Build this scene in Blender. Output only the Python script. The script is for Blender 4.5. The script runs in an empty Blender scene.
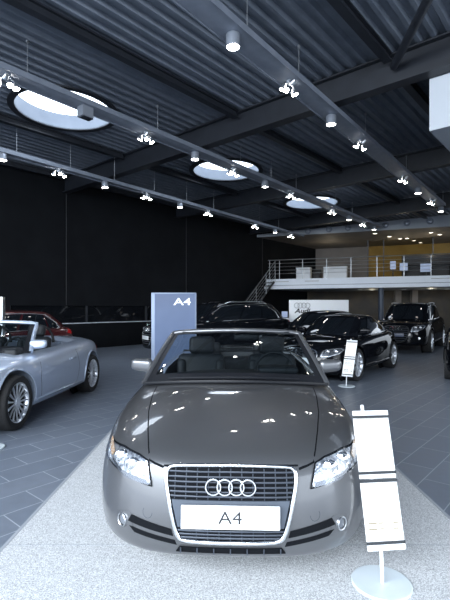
import bpy, bmesh, math, random
from mathutils import Vector, Matrix
from mathutils.bvhtree import BVHTree
from mathutils.geometry import delaunay_2d_cdt
random.seed(4)
PI = math.pi
scene = bpy.context.scene
COL = scene.collection
F, HZ, CH = 440.0, 308.0, 1.5          # focal length in pixels, horizon row, eye height
E1 = Vector((0.652, 0.758, 0)).normalized()      # along the long wall
E2 = Vector((-E1.y, E1.x, 0))                    # towards the long wall
def UV(u, v, z=0.0): return E1 * u + E2 * v + Vector((0, 0, z))
ROT1 = math.atan2(E1.y, E1.x)

# ------------------------------------------------------------------ materials
def mat(name, color, rough=0.5, metal=0.0, coat=0.0, coat_rough=0.03, spec=0.5, emit=None, strength=0.0, alpha=None):
    m = bpy.data.materials.new(name); m.use_nodes = True
    b = m.node_tree.nodes['Principled BSDF']
    b.inputs['Base Color'].default_value = (*color, 1)
    b.inputs['Roughness'].default_value = rough
    b.inputs['Metallic'].default_value = metal
    b.inputs['Coat Weight'].default_value = coat
    b.inputs['Coat Roughness'].default_value = coat_rough
    b.inputs['Specular IOR Level'].default_value = spec
    if emit:
        b.inputs['Emission Color'].default_value = (*emit, 1)
        b.inputs['Emission Strength'].default_value = strength
    return m
def noise_mix(m, scale, c1, c2, lo=0.35, hi=0.65, bump=0.0, detail=3.0, coord='Object', bscale=None):
    nt = m.node_tree; N = nt.nodes; L = nt.links; b = N['Principled BSDF']
    tc = N.new('ShaderNodeTexCoord'); nz = N.new('ShaderNodeTexNoise'); cr = N.new('ShaderNodeValToRGB')
    nz.inputs['Scale'].default_value = scale; nz.inputs['Detail'].default_value = detail
    L.new(tc.outputs[coord], nz.inputs['Vector']); L.new(nz.outputs['Fac'], cr.inputs['Fac'])
    cr.color_ramp.elements[0].position = lo; cr.color_ramp.elements[1].position = hi
    cr.color_ramp.elements[0].color = (*c1, 1); cr.color_ramp.elements[1].color = (*c2, 1)
    L.new(cr.outputs['Color'], b.inputs['Base Color'])
    if bump:
        bp = N.new('ShaderNodeBump'); bp.inputs['Strength'].default_value = bump; bp.inputs['Distance'].default_value = 0.01
        src = nz
        if bscale:
            src = N.new('ShaderNodeTexNoise'); src.inputs['Scale'].default_value = bscale
            L.new(tc.outputs[coord], src.inputs['Vector'])
        L.new(src.outputs['Fac'], bp.inputs['Height']); L.new(bp.outputs['Normal'], b.inputs['Normal'])
    return m
def paint(name, c, metal=0.75, rough=0.35, coat=1.0):
    m = mat(name, c, rough, metal, coat, 0.02)
    d = tuple(x * 0.94 for x in c)
    return noise_mix(m, 900.0, d, c, 0.3, 0.7)
def thin_glass(name, tint, refl=0.06, rough=0.0, gain=0.85):
    m = bpy.data.materials.new(name); m.use_nodes = True
    nt = m.node_tree; N = nt.nodes; L = nt.links; N.clear()
    out = N.new('ShaderNodeOutputMaterial'); mx = N.new('ShaderNodeMixShader')
    tr = N.new('ShaderNodeBsdfTransparent'); gl = N.new('ShaderNodeBsdfGlossy'); fr = N.new('ShaderNodeLayerWeight')
    mul = N.new('ShaderNodeMath'); mul.operation = 'MULTIPLY_ADD'
    tr.inputs['Color'].default_value = (*tint, 1); gl.inputs['Roughness'].default_value = rough
    fr.inputs['Blend'].default_value = 0.5
    pw = N.new('ShaderNodeMath'); pw.operation = 'POWER'; pw.inputs[1].default_value = 4.0
    L.new(fr.outputs['Facing'], pw.inputs[0]); L.new(pw.outputs[0], mul.inputs[0])
    mul.inputs[1].default_value = gain; mul.inputs[2].default_value = refl
    L.new(mul.outputs[0], mx.inputs['Fac']); L.new(tr.outputs[0], mx.inputs[1]); L.new(gl.outputs[0], mx.inputs[2])
    L.new(mx.outputs[0], out.inputs['Surface'])
    return m

M = {}
M['paint_grey'] = paint('warm_grey_metallic_paint', (0.134, 0.138, 0.147), 0.62, 0.36)
M['paint_silver'] = paint('ice_silver_paint', (0.50, 0.58, 0.72), 0.55, 0.38)
M['paint_black'] = mat('deep_black_paint', (0.004, 0.005, 0.007), 0.4, 0.0, 0.5, 0.015, spec=0.0)
M['paint_navy'] = mat('night_blue_paint', (0.005, 0.007, 0.012), 0.4, 0.0, 0.5, 0.015, spec=0.0)
M['paint_red'] = paint('dark_red_paint', (0.055, 0.003, 0.006), 0.4, 0.35)
for k in ('paint_black', 'paint_navy'): noise_mix(M[k], 700, (0.003, 0.0035, 0.005), (0.006, 0.007, 0.010))
M['chrome'] = mat('chrome', (0.82, 0.84, 0.86), 0.12, 1.0)
M['satin'] = mat('satin_aluminium', (0.62, 0.64, 0.67), 0.32, 1.0)
M['alloy'] = mat('alloy_wheel_silver', (0.72, 0.75, 0.80), 0.3, 0.75)
M['trim_black'] = mat('black_trim_plastic', (0.010, 0.011, 0.014), 0.4, spec=0.25)
M['dark_void'] = mat('grille_dark', (0.006, 0.007, 0.009), 0.8, spec=0.08)
M['slat'] = mat('grille_slat_grey', (0.06, 0.07, 0.09), 0.35, 0.4)
M['tyre'] = mat('tyre_rubber', (0.012, 0.012, 0.013), 0.75); noise_mix(M['tyre'], 60, (0.009, 0.009, 0.01), (0.018, 0.018, 0.019))
M['leather'] = mat('black_leather', (0.012, 0.014, 0.017), 0.55, spec=0.3); noise_mix(M['leather'], 120, (0.010, 0.012, 0.015), (0.017, 0.020, 0.024), bump=0.15)
M['carwindow'] = mat('tinted_car_window', (0.006, 0.008, 0.011), 0.03, 0.0, 0.0, spec=0.6)
M['windscreen'] = thin_glass('clear_windscreen_glass', (0.50, 0.56, 0.58), 0.045)
M['lampglass'] = thin_glass('clear_lamp_glass', (0.95, 0.97, 1.0), 0.08)
M['reflector'] = mat('headlamp_reflector', (0.78, 0.81, 0.85), 0.28, 0.85)
noise_mix(M['reflector'], 38, (0.22, 0.24, 0.275), (0.78, 0.80, 0.84), 0.38, 0.6, bump=0.6)
M['foglens'] = mat('fog_lamp_lens', (0.14, 0.155, 0.18), 0.3, 0.0)
M['lampdark'] = mat('headlamp_bezel', (0.16, 0.175, 0.20), 0.25, 0.7)
M['amber'] = mat('amber_indicator', (0.55, 0.33, 0.18), 0.25, 0.3); noise_mix(M['amber'], 45, (0.45, 0.24, 0.10), (0.74, 0.62, 0.50), bump=0.4)
M['redlamp'] = mat('red_tail_lamp', (0.45, 0.01, 0.012), 0.15)
M['plate'] = mat('white_plate', (0.86, 0.88, 0.90), 0.35)
M['ink'] = mat('black_ink', (0.02, 0.021, 0.025), 0.5)
M['greyink'] = mat('grey_ink', (0.45, 0.46, 0.48), 0.6)
M['paleink'] = mat('pale_brown_ink', (0.26, 0.22, 0.14), 0.6)
M['paper'] = mat('white_paper', (0.88, 0.88, 0.875), 0.6); noise_mix(M['paper'], 8, (0.87, 0.87, 0.865), (0.90, 0.90, 0.895))
M['whitepaint'] = mat('white_painted_metal', (0.80, 0.83, 0.86), 0.4)
M['basewhite'] = mat('pale_base_plate', (0.62, 0.70, 0.75), 0.35); noise_mix(M['basewhite'], 5, (0.60, 0.68, 0.73), (0.65, 0.72, 0.77))
M['darkbar'] = mat('dark_clamp_bar', (0.04, 0.045, 0.05), 0.5, spec=0.2)
M['bluesign'] = mat('blue_sign_face', (0.10, 0.16, 0.32), 0.4); noise_mix(M['bluesign'], 0.8, (0.040, 0.068, 0.145), (0.070, 0.110, 0.21))
M['signframe'] = mat('grey_sign_frame', (0.17, 0.21, 0.29), 0.45, 0.3)
M['whiteletter'] = mat('white_letter', (0.88, 0.90, 0.93), 0.5)
M['wall_black'] = mat('black_wall_cladding', (0.0075, 0.0085, 0.011), 0.7, spec=0.12); noise_mix(M['wall_black'], 1.5, (0.0035, 0.0042, 0.0058), (0.0055, 0.0065, 0.0085))
M['seam'] = mat('wall_joint', (0.035, 0.037, 0.042), 0.6)
M['deck'] = mat('steel_roof_deck', (0.145, 0.165, 0.205), 0.45, 0.25); noise_mix(M['deck'], 3, (0.13, 0.153, 0.19), (0.165, 0.19, 0.232))
M['steel_dark'] = mat('dark_painted_steel', (0.055, 0.062, 0.078), 0.5); noise_mix(M['steel_dark'], 4, (0.011, 0.0135, 0.019), (0.015, 0.018, 0.025))
M['track'] = mat('grey_light_track', (0.20, 0.225, 0.275), 0.45, 0.2); noise_mix(M['track'], 6, (0.17, 0.195, 0.24), (0.20, 0.225, 0.272))
M['rod'] = mat('thin_steel_rod', (0.35, 0.37, 0.40), 0.4, 0.8)
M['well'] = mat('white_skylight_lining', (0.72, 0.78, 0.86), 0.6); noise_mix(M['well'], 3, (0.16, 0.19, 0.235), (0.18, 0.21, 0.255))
M['lamp_on'] = mat('lit_lamp_face', (1, 1, 1), 0.5, emit=(1.0, 0.95, 0.88), strength=22.0)
M['spot_on'] = mat('lit_spot_face', (1, 1, 1), 0.5, emit=(1.0, 0.94, 0.86), strength=45.0)
M['lamp_body'] = mat('lamp_housing', (0.30, 0.33, 0.38), 0.35, 0.5)
M['down_on'] = mat('lit_downlight', (1, 1, 1), 0.5, emit=(1.0, 0.93, 0.8), strength=4.0)
M['mezz_white'] = mat('white_mezzanine_fascia', (0.55, 0.60, 0.68), 0.5); noise_mix(M['mezz_white'], 1.2, (0.72, 0.77, 0.84), (0.76, 0.81, 0.87))
M['fascia_grey'] = mat('grey_upper_fascia', (0.30, 0.33, 0.37), 0.6); noise_mix(M['fascia_grey'], 1.2, (0.28, 0.31, 0.35), (0.32, 0.35, 0.39))
M['beige'] = mat('beige_office_wall', (0.30, 0.27, 0.25), 0.7); noise_mix(M['beige'], 1.5, (0.17, 0.155, 0.147), (0.205, 0.187, 0.175))
M['ochre'] = mat('ochre_office_wall', (0.42, 0.27, 0.07), 0.7); noise_mix(M['ochre'], 1.5, (0.38, 0.24, 0.06), (0.46, 0.30, 0.09))
M['brown'] = mat('dark_brown_wall', (0.075, 0.055, 0.032), 0.6); noise_mix(M['brown'], 1.2, (0.024, 0.020, 0.015), (0.055, 0.040, 0.021))
M['column'] = mat('blue_grey_column', (0.05, 0.065, 0.095), 0.45); noise_mix(M['column'], 5, (0.045, 0.06, 0.088), (0.056, 0.072, 0.104))
M['office_dark'] = mat('dark_office_furniture', (0.018, 0.018, 0.02), 0.5)
M['screen'] = mat('lit_screen', (0.2, 0.25, 0.35), 0.3, emit=(0.55, 0.68, 1.0), strength=0.25)
M['stair'] = mat('dark_stair_steel', (0.03, 0.032, 0.037), 0.5)
M['rail'] = mat('brushed_rail', (0.42, 0.44, 0.46), 0.35, 0.9)
M['office_glass'] = thin_glass('office_partition_glass', (0.86, 0.85, 0.80), 0.0, 0.0, 0.06)
M['domeglass'] = thin_glass('clear_skylight_dome', (0.97, 0.98, 1.0), 0.02, 0.0, 0.10)
M['wallglass'] = mat('dark_window_glass', (0.006, 0.007, 0.009), 0.015, spec=1.0)
M['ledge'] = mat('pale_window_ledge', (0.42, 0.45, 0.50), 0.5)

def floor_material():
    m = mat('slate_floor_tiles', (0.1, 0.12, 0.15), 0.33, spec=0.45)
    nt = m.node_tree; N = nt.nodes; L = nt.links; b = N['Principled BSDF']
    tc = N.new('ShaderNodeTexCoord'); mp = N.new('ShaderNodeMapping'); br = N.new('ShaderNodeTexBrick')
    mp.inputs['Rotation'].default_value = (0, 0, -ROT1); mp.inputs['Location'].default_value = (0.13, 0.005, 0)
    L.new(tc.outputs['Object'], mp.inputs['Vector']); L.new(mp.outputs['Vector'], br.inputs['Vector'])
    br.offset = 0.5; br.inputs['Scale'].default_value = 1.0
    br.inputs['Brick Width'].default_value = 0.6; br.inputs['Row Height'].default_value = 0.3
    br.inputs['Mortar Size'].default_value = 0.0045; br.inputs['Mortar Smooth'].default_value = 0.3
    br.inputs['Color1'].default_value = (0.175, 0.21, 0.268, 1); br.inputs['Color2'].default_value = (0.205, 0.24, 0.30, 1)
    br.inputs['Mortar'].default_value = (0.46, 0.51, 0.58, 1)
    nz = N.new('ShaderNodeTexNoise'); nz.inputs['Scale'].default_value = 9; nz.inputs['Detail'].default_value = 6
    L.new(tc.outputs['Object'], nz.inputs['Vector'])
    mx = N.new('ShaderNodeMix'); mx.data_type = 'RGBA'; mx.blend_type = 'MULTIPLY'; mx.inputs['Factor'].default_value = 0.35
    L.new(br.outputs['Color'], mx.inputs['A']); L.new(nz.outputs['Fac'], mx.inputs['B']); L.new(mx.outputs['Result'], b.inputs['Base Color'])
    mr = N.new('ShaderNodeMapRange'); mr.inputs['To Min'].default_value = 0.28; mr.inputs['To Max'].default_value = 0.46
    L.new(nz.outputs['Fac'], mr.inputs['Value']); L.new(mr.outputs['Result'], b.inputs['Roughness'])
    return m
M['floor'] = floor_material()
def carpet_material():
    m = mat('pale_speckled_carpet', (0.5, 0.52, 0.54), 0.95, spec=0.15)
    noise_mix(m, 170, (0.31, 0.325, 0.345), (0.76, 0.78, 0.80), 0.36, 0.64, bump=0.35, detail=6)
    return m
M['carpet'] = carpet_material()
M['carpet_edge'] = mat('carpet_edging', (0.34, 0.37, 0.41), 0.7)

# ------------------------------------------------------------------ mesh helpers
def link(name, me, parent=None, loc=None):
    o = bpy.data.objects.new(name, me); COL.objects.link(o)
    if parent is not None: o.parent = parent
    if loc is not None: o.location = loc
    return o
def smooth(me, ang=35):
    me.polygons.foreach_set('use_smooth', [True] * len(me.polygons))
    try: me.set_sharp_from_angle(angle=math.radians(ang))
    except Exception: pass
class MB:
    def __init__(s): s.bm = bmesh.new()
    def box(s, c, size, rot=None, bevel=0.0, seg=2):
        r = bmesh.ops.create_cube(s.bm, size=1.0); vs = r['verts']
        bmesh.ops.scale(s.bm, vec=Vector(size), verts=vs)
        if bevel:
            es = list({e for v in vs for e in v.link_edges})
            rr = bmesh.ops.bevel(s.bm, geom=es, offset=bevel, segments=seg, profile=0.5, affect='EDGES')
            vs = list({v for f in rr['faces'] for v in f.verts} | {v for v in vs if v.is_valid})
        if rot is not None: bmesh.ops.rotate(s.bm, cent=(0, 0, 0), matrix=rot, verts=vs)
        bmesh.ops.translate(s.bm, vec=Vector(c), verts=vs)
        return s
    def cyl(s, c, r, h, axis='Z', seg=24, r2=None):
        res = bmesh.ops.create_cone(s.bm, cap_ends=True, segments=seg, radius1=r, radius2=r if r2 is None else r2, depth=h)
        vs = res['verts']
        if axis == 'X': bmesh.ops.rotate(s.bm, cent=(0, 0, 0), matrix=Matrix.Rotation(PI / 2, 3, 'Y'), verts=vs)
        if axis == 'Y': bmesh.ops.rotate(s.bm, cent=(0, 0, 0), matrix=Matrix.Rotation(PI / 2, 3, 'X'), verts=vs)
        bmesh.ops.translate(s.bm, vec=Vector(c), verts=vs); return s
    def tube(s, pts, r, seg=8, closed=False, flat=1.0):
        pts = [Vector(p) for p in pts]; n = len(pts); rings = []; up = None
        for i, p in enumerate(pts):
            if closed: t = pts[(i + 1) % n] - pts[i - 1]
            else: t = pts[min(i + 1, n - 1)] - pts[max(i - 1, 0)]
            t.normalize()
            if up is None:
                up = Vector((0, 0, 1)) if abs(t.z) < 0.9 else Vector((0, 1, 0))
            a = t.cross(up).normalized(); b = a.cross(t).normalized(); up = b
            rr = r[i] if isinstance(r, (list, tuple)) else r
            rings.append([s.bm.verts.new(p + a * (rr * math.cos(2 * PI * k / seg)) + b * (rr * flat * math.sin(2 * PI * k / seg))) for k in range(seg)])
        m = n if closed else n - 1
        for i in range(m):
            A, B = rings[i], rings[(i + 1) % n]
            for k in range(seg): s.bm.faces.new((A[k], A[(k + 1) % seg], B[(k + 1) % seg], B[k]))
        if not closed:
            s.bm.faces.new(rings[0][::-1]); s.bm.faces.new(rings[-1])
        return s
    def lathe(s, prof, axis='Z', seg=32, c=(0, 0, 0)):
        rings = []
        for (r, h) in prof:
            ring = []
            for k in range(seg):
                a = 2 * PI * k / seg; x, y = r * math.cos(a), r * math.sin(a)
                p = Vector((x, y, h)) if axis == 'Z' else (Vector((h, x, y)) if axis == 'X' else Vector((x, h, y)))
                ring.append(s.bm.verts.new(p + Vector(c)))
            rings.append(ring)
        for A, B in zip(rings, rings[1:]):
            for k in range(seg): s.bm.faces.new((A[k], A[(k + 1) % seg], B[(k + 1) % seg], B[k]))
        return s
    def prism(s, poly, z0, z1):
        lo = [s.bm.verts.new((x, y, z0)) for x, y in poly]; hi = [s.bm.verts.new((x, y, z1)) for x, y in poly]; n = len(poly)
        s.bm.faces.new(lo[::-1]); s.bm.faces.new(hi)
        for i in range(n): s.bm.faces.new((lo[i], lo[(i + 1) % n], hi[(i + 1) % n], hi[i]))
        return s
    def grid(s, rows, closed=False):
        g = [[s.bm.verts.new(p) for p in r] for r in rows]
        for A, B in zip(g, g[1:]):
            for k in range(len(A) - 1): s.bm.faces.new((A[k], A[k + 1], B[k + 1], B[k]))
        return s
    def xf(s, m): bmesh.ops.transform(s.bm, matrix=m, verts=s.bm.verts); return s
    def build(s, name, m, parent=None, ang=35, loc=None, merge=0.0, mirror=False):
        bm = s.bm
        if mirror:
            g = bmesh.ops.duplicate(bm, geom=bm.verts[:] + bm.edges[:] + bm.faces[:])
            vs = [e for e in g['geom'] if isinstance(e, bmesh.types.BMVert)]
            bmesh.ops.scale(bm, vec=(-1, 1, 1), verts=vs)
        if merge: bmesh.ops.remove_doubles(bm, verts=bm.verts, dist=merge)
        bmesh.ops.recalc_face_normals(bm, faces=bm.faces)
        me = bpy.data.meshes.new(name); bm.to_mesh(me); bm.free()
        me.materials.append(m); smooth(me, ang)
        return link(name, me, parent, loc)
def tag(o, label, cat, group=None, kind=None):
    o['label'] = label; o['category'] = cat
    if group: o['group'] = group
    if kind: o['kind'] = kind
    return o
def thing(name, label, cat, loc=(0, 0, 0), rz=0.0, group=None):
    o = bpy.data.objects.new(name, None); COL.objects.link(o); o.empty_display_size = 0.2
    o.location = loc; o.rotation_euler = (0, 0, rz)
    return tag(o, label, cat, group)
def struct(o): o['kind'] = 'structure'; return o
def kids(o): return [c for c in bpy.data.objects if c.parent == o]
def copy_tree(o, parent=None):
    c = o.copy(); COL.objects.link(c)
    if parent is not None: c.parent = parent
    for ch in kids(o): copy_tree(ch, c)
    return c
def text_mesh(txt, size, m, name, parent, loc, rot, extrude=0.002, align='CENTER', shear=0.0, bold=0.0, xs=1.0):
    cu = bpy.data.curves.new('txt', 'FONT'); cu.body = txt; cu.size = size; cu.extrude = extrude; cu.align_x = align; cu.align_y = 'CENTER'
    cu.shear = shear; cu.offset = bold; cu.resolution_u = 6
    t = bpy.data.objects.new('txt', cu); COL.objects.link(t)
    dg = bpy.context.evaluated_depsgraph_get()
    me = bpy.data.meshes.new_from_object(t.evaluated_get(dg)); bpy.data.objects.remove(t); bpy.data.curves.remove(cu)
    me.materials.clear(); me.materials.append(m)
    if xs != 1.0: me.transform(Matrix.Diagonal((xs, 1, 1, 1)))
    o = link(name, me, parent, loc); o.rotation_euler = rot
    return o
def boolean(me, cutter_bms):
    o = link('tmp_a', me); cs = []
    for bm in cutter_bms:
        bmesh.ops.recalc_face_normals(bm, faces=bm.faces)
        cm = bpy.data.meshes.new('c'); bm.to_mesh(cm); bm.free()
        c = link('tmp_c', cm); cs.append(c)
        md = o.modifiers.new('b', 'BOOLEAN'); md.operation = 'DIFFERENCE'; md.solver = 'EXACT'; md.object = c
    dg = bpy.context.evaluated_depsgraph_get(); dg.update()
    out = bpy.data.meshes.new_from_object(o.evaluated_get(dg))
    mats = list(me.materials)
    for c in cs: bpy.data.objects.remove(c)
    bpy.data.objects.remove(o)
    out.materials.clear()
    for m_ in mats: out.materials.append(m_)
    return out

# ------------------------------------------------------------------ spline surface
def bs(t):
    return ((1 - t) ** 3 / 6, (3 * t ** 3 - 6 * t * t + 4) / 6, (-3 * t ** 3 + 3 * t * t + 3 * t + 1) / 6, t ** 3 / 6)
def lin(keys, x):
    if x <= keys[0][0]: return keys[0][1]
    for (a, b), (c, d) in zip(keys, keys[1:]):
        if x <= c: return b + (d - b) * (x - a) / (c - a)
    return keys[-1][1]
class Surf:
    """bicubic B-spline over a half control net N[i][j]; i runs nose -> tail, j bottom -> top centre; mirrored in x"""
    def __init__(s, net, mirror_i=True, mirror_j=(True, True)):
        s.n, s.m = len(net), len(net[0]); mx = lambda p: Vector((-p.x, p.y, p.z))
        s.net = net; s.mi = mirror_i; s.mj = mirror_j; s.mx = mx
    def P(s, i, j):
        if i < 0:
            return s.mx(s.P(-i, j)) if s.mi else 2 * s.P(0, j) - s.P(-i, j)
        if i >= s.n:
            k = 2 * (s.n - 1) - i
            return s.mx(s.P(k, j)) if s.mi else 2 * s.P(s.n - 1, j) - s.P(k, j)
        if j < 0: return s.mx(s.P(i, -j)) if s.mj[0] else 2 * s.P(i, 0) - s.P(i, -j)
        if j >= s.m:
            k = 2 * (s.m - 1) - j
            return s.mx(s.P(i, k)) if s.mj[1] else 2 * s.P(i, s.m - 1) - s.P(i, k)
        return s.net[i][j]
    def at(s, u, v):
        i = min(int(u), s.n - 2); j = min(int(v), s.m - 2); i = max(i, 0); j = max(j, 0)
        wu, wv = bs(u - i), bs(v - j); r = Vector((0, 0, 0))
        for a in range(4):
            for b in range(4): r += s.P(i - 1 + a, j - 1 + b) * (wu[a] * wv[b])
        return r
    def normal(s, u, v):
        e = 0.02
        du = s.at(min(u + e, s.n - 1), v) - s.at(max(u - e, 0), v)
        dv = s.at(u, min(v + e, s.m - 1)) - s.at(u, max(v - e, 0))
        n = du.cross(dv)
        return n.normalized() if n.length > 1e-12 else Vector((0, 0, 1))
    def patch(s, u0, u1, v0, v1, off, nu=16, nv=8, vf0=None, vf1=None):
        rows = []
        for a in range(nu + 1):
            u = u0 + (u1 - u0) * a / nu; row = []
            lo = vf0(a / nu) if vf0 else v0; hi = vf1(a / nu) if vf1 else v1
            for b in range(nv + 1):
                v = lo + (hi - lo) * b / nv
                n = s.normal(u, v); p = s.at(u, v)
                # outward: away from the car's core
                if n.dot(p - Vector((0, p.y * 0.6 + s.core[1] * 0.4, s.core[2]))) < 0: n = -n
                q = p + n * off
                if abs(u) < 1e-6 and s.mi: q.x = 0
                row.append(q)
            rows.append(row)
        return rows

def body_surf(P):
    """P: plan [(x,y,wn,wt)], zb, ze keys, zc keys, nose/side/tail profiles [(d,f)], spine (y0,y1)"""
    net = []; y0, y1 = P['spine']; K = len(P['side'])
    W = max(p[0] for p in P['plan'])
    def ztop(x, y):
        zc, ze = lin(P['zc'], y), lin(P['ze'], y)
        return zc - (zc - ze) * min(1.0, abs(x) / (W * 0.86)) ** P.get('crown', 2.6)
    n = len(P['plan'])
    for k, (x, y, wn, wt) in enumerate(P['plan']):
        S = Vector((0, min(max(y, y0 + 0.02 * k), y1 - 0.02 * (n - 1 - k)), 0)); B = Vector((x, y, 0)); d = S - B; L = d.length; d.normalize()
        ze = lin(P['ze'], y); zb = lin(P['zb'], y); row = []
        row.append(Vector((0, S.y, zb)))
        row.append(B + d * min(0.3, L * 0.6) + Vector((0, 0, zb)))
        for j in range(K):
            ws = 1 - wn - wt
            dd = P['nose'][j][0] * wn + P['side'][j][0] * ws + P['tail'][j][0] * wt
            ff = P['nose'][j][1] * wn + P['side'][j][1] * ws + P['tail'][j][1] * wt
            row.append(B + d * dd + Vector((0, 0, zb + ff * (ze - zb))))
        dl = row[-1]; dl = Vector((dl.x, dl.y, 0))
        for w in (0.3, 0.65, 1.0):
            q = dl.lerp(S, w); row.append(Vector((q.x, q.y, ztop(q.x, q.y))))
        net.append(row)
    s = Surf(net); s.core = (0, P['L'] / 2, 0.5); return s
def surf_mesh(s, name, m, du=7, dv=5):
    nu, nv = (s.n - 1) * du, (s.m - 1) * dv
    mb = MB(); mb.grid([[s.at(a / du, b / dv) for b in range(nv + 1)] for a in range(nu + 1)])
    bm = mb.bm
    for v in bm.verts:
        if abs(v.co.x) < 1e-4: v.co.x = 0
    g = bmesh.ops.duplicate(bm, geom=bm.verts[:] + bm.edges[:] + bm.faces[:])
    bmesh.ops.scale(bm, vec=(-1, 1, 1), verts=[e for e in g['geom'] if isinstance(e, bmesh.types.BMVert)])
    bmesh.ops.remove_doubles(bm, verts=bm.verts, dist=1e-4)
    bmesh.ops.recalc_face_normals(bm, faces=bm.faces)
    me = bpy.data.meshes.new(name); bm.to_mesh(me); bm.free(); me.materials.append(m)
    return me
def wheel_cutters(P):
    out = []
    for yw in P['axles']:
        for sx in (-1, 1):
            mb = MB(); mb.cyl((sx * (P['W'] / 2 - 0.02), yw, P['wr'] + P.get('arch_up', 0.01)), P['wr'] + P.get('gap', 0.045), 0.62, 'X', 48); out.append(mb.bm)
    return out
def make_wheel(P, parent, sx, yw, style, steer=0.0, label=None):
    r, w = P['wr'], P.get('tw', 0.225); rr = r * P.get('rimf', 0.70)
    h = w / 2
    t = MB().lathe([(rr * 0.985, -h * 0.86), (rr * 1.03, -h * 0.97), (r * 0.93, -h), (r * 0.985, -h * 0.86), (r, -h * 0.6), (r, h * 0.6), (r * 0.985, h * 0.86), (r * 0.93, h), (rr * 1.03, h * 0.97), (rr * 0.985, h * 0.86), (rr * 0.95, h * 0.3), (0.02, h * 0.28)], 'X', 48)
    t.cyl((h * 0.1, 0, 0), rr * 0.6, 0.02, 'X', 32)
    o = t.build('wheel', M['tyre'], parent, 40)
    o.location = (sx * (P['W'] / 2 - 0.012 - h - P.get('inset', 0.0)), yw, r)
    o.rotation_euler = (0, 0, (0 if sx > 0 else PI) + steer)
    mb = MB()
    mb.lathe([(rr * 0.90, h * 0.45), (rr * 0.93, h * 0.80), (rr * 0.99, h * 0.93), (rr * 1.025, h * 0.90), (rr * 1.02, h * 0.70)], 'X', 48)
    n, wd, dbl = style
    for k in range(n):
        a = 2 * PI * k / n
        for s_ in ((-1, 1) if dbl else (0,)):
            da = s_ * PI / n * 0.38
            p0 = Vector((h * 0.74, math.cos(a) * rr * 0.12, math.sin(a) * rr * 0.12))
            p1 = Vector((h * 0.84, math.cos(a + da) * rr * 0.94, math.sin(a + da) * rr * 0.94))
            pm = p0.lerp(p1, 0.5) - Vector((0.006, 0, 0))
            mb.tube([p0, pm, p1], [wd * 0.9, wd * 0.85, wd * 1.2], 6)
    mb.cyl((h * 0.74, 0, 0), rr * 0.20, 0.035, 'X', 20); mb.cyl((h * 0.84, 0, 0), rr * 0.10, 0.02, 'X', 20)
    mb.build('alloy_rim', M['alloy'], o, 40)
    return o
def rings_logo(name, c, r, gap, tr, m, parent, axis='Y', flat=1.0):
    mb = MB()
    for k in range(4):
        cx = (k - 1.5) * gap
        pts = [Vector((cx + r * math.cos(2 * PI * q / 28), (-0.003 if k % 2 else 0.0), r * math.sin(2 * PI * q / 28))) for q in range(28)]
        mb.tube(pts, tr, 6, closed=True)
    o = mb.build(name, m, parent, 60); o.location = c
    return o

# ------------------------------------------------------------------ projecting outlines onto a body
def inside(p, poly):
    x, y = p; c = False; n = len(poly)
    for i in range(n):
        x1, y1 = poly[i]; x2, y2 = poly[(i + 1) % n]
        if (y1 > y) != (y2 > y) and x < (x2 - x1) * (y - y1) / (y2 - y1) + x1: c = not c
    return c
def rounded(poly, n=3):
    for _ in range(n):
        q = []
        for i in range(len(poly)):
            a, b = Vector(poly[i]), Vector(poly[(i + 1) % len(poly)])
            q += [tuple(a.lerp(b, 0.2)), tuple(a.lerp(b, 0.8))]
        poly = q
    return poly
DIRS = {'front': (Vector((0, 1, 0)), lambda a, b: Vector((a, -1.0, b))),
        'side': (Vector((-1, 0, 0)), lambda a, b: Vector((2.0, a, b))),
        'top': (Vector((0, 0, -1)), lambda a, b: Vector((a, b, 3.0)))}
def cast(bvh, mode, a, b, off=0.0):
    d, org = DIRS[mode]
    hit, n, i, dist = bvh.ray_cast(org(a, b), d)
    if hit is None:
        hit, n, i, dist = bvh.find_nearest(org(a, b) + d * 1.2)
    if n.dot(d) > 0: n = -n
    return hit + n * off
def densify(poly, res, closed=True):
    out = []; n = len(poly)
    for i in range(n if closed else n - 1):
        a, b = Vector(poly[i]), Vector(poly[(i + 1) % n]); k = max(1, int((b - a).length / res))
        out += [tuple(a.lerp(b, q / k)) for q in range(k)]
    if not closed: out.append(tuple(poly[-1]))
    return out
def patch_mb(bvh, poly, mode, off=0.003, res=0.02, back=0.02):
    poly = densify(poly, res); n = len(poly); pts = [Vector(p) for p in poly]
    xs = [p[0] for p in poly]; ys = [p[1] for p in poly]
    x = min(xs) + res * 0.5
    while x < max(xs):
        y = min(ys) + res * 0.5
        while y < max(ys):
            if inside((x, y), poly) and min((Vector((x, y)) - Vector(p)).length for p in poly) > res * 0.5: pts.append(Vector((x, y)))
            y += res
        x += res
    vs, es, fs, *_ = delaunay_2d_cdt(pts, [], [list(range(n))], 1, 1e-5)
    mb = MB(); bm = mb.bm; d = DIRS[mode][0]
    V = [bm.verts.new(cast(bvh, mode, p[0], p[1], off)) for p in vs]
    for f in fs:
        try: bm.faces.new([V[i] for i in f])
        except Exception: pass
    be = [e for e in bm.edges if len(e.link_faces) == 1]
    if back:
        r = bmesh.ops.extrude_edge_only(bm, edges=be)
        bmesh.ops.translate(bm, vec=d * back, verts=[e for e in r['geom'] if isinstance(e, bmesh.types.BMVert)])
    return mb
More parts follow.
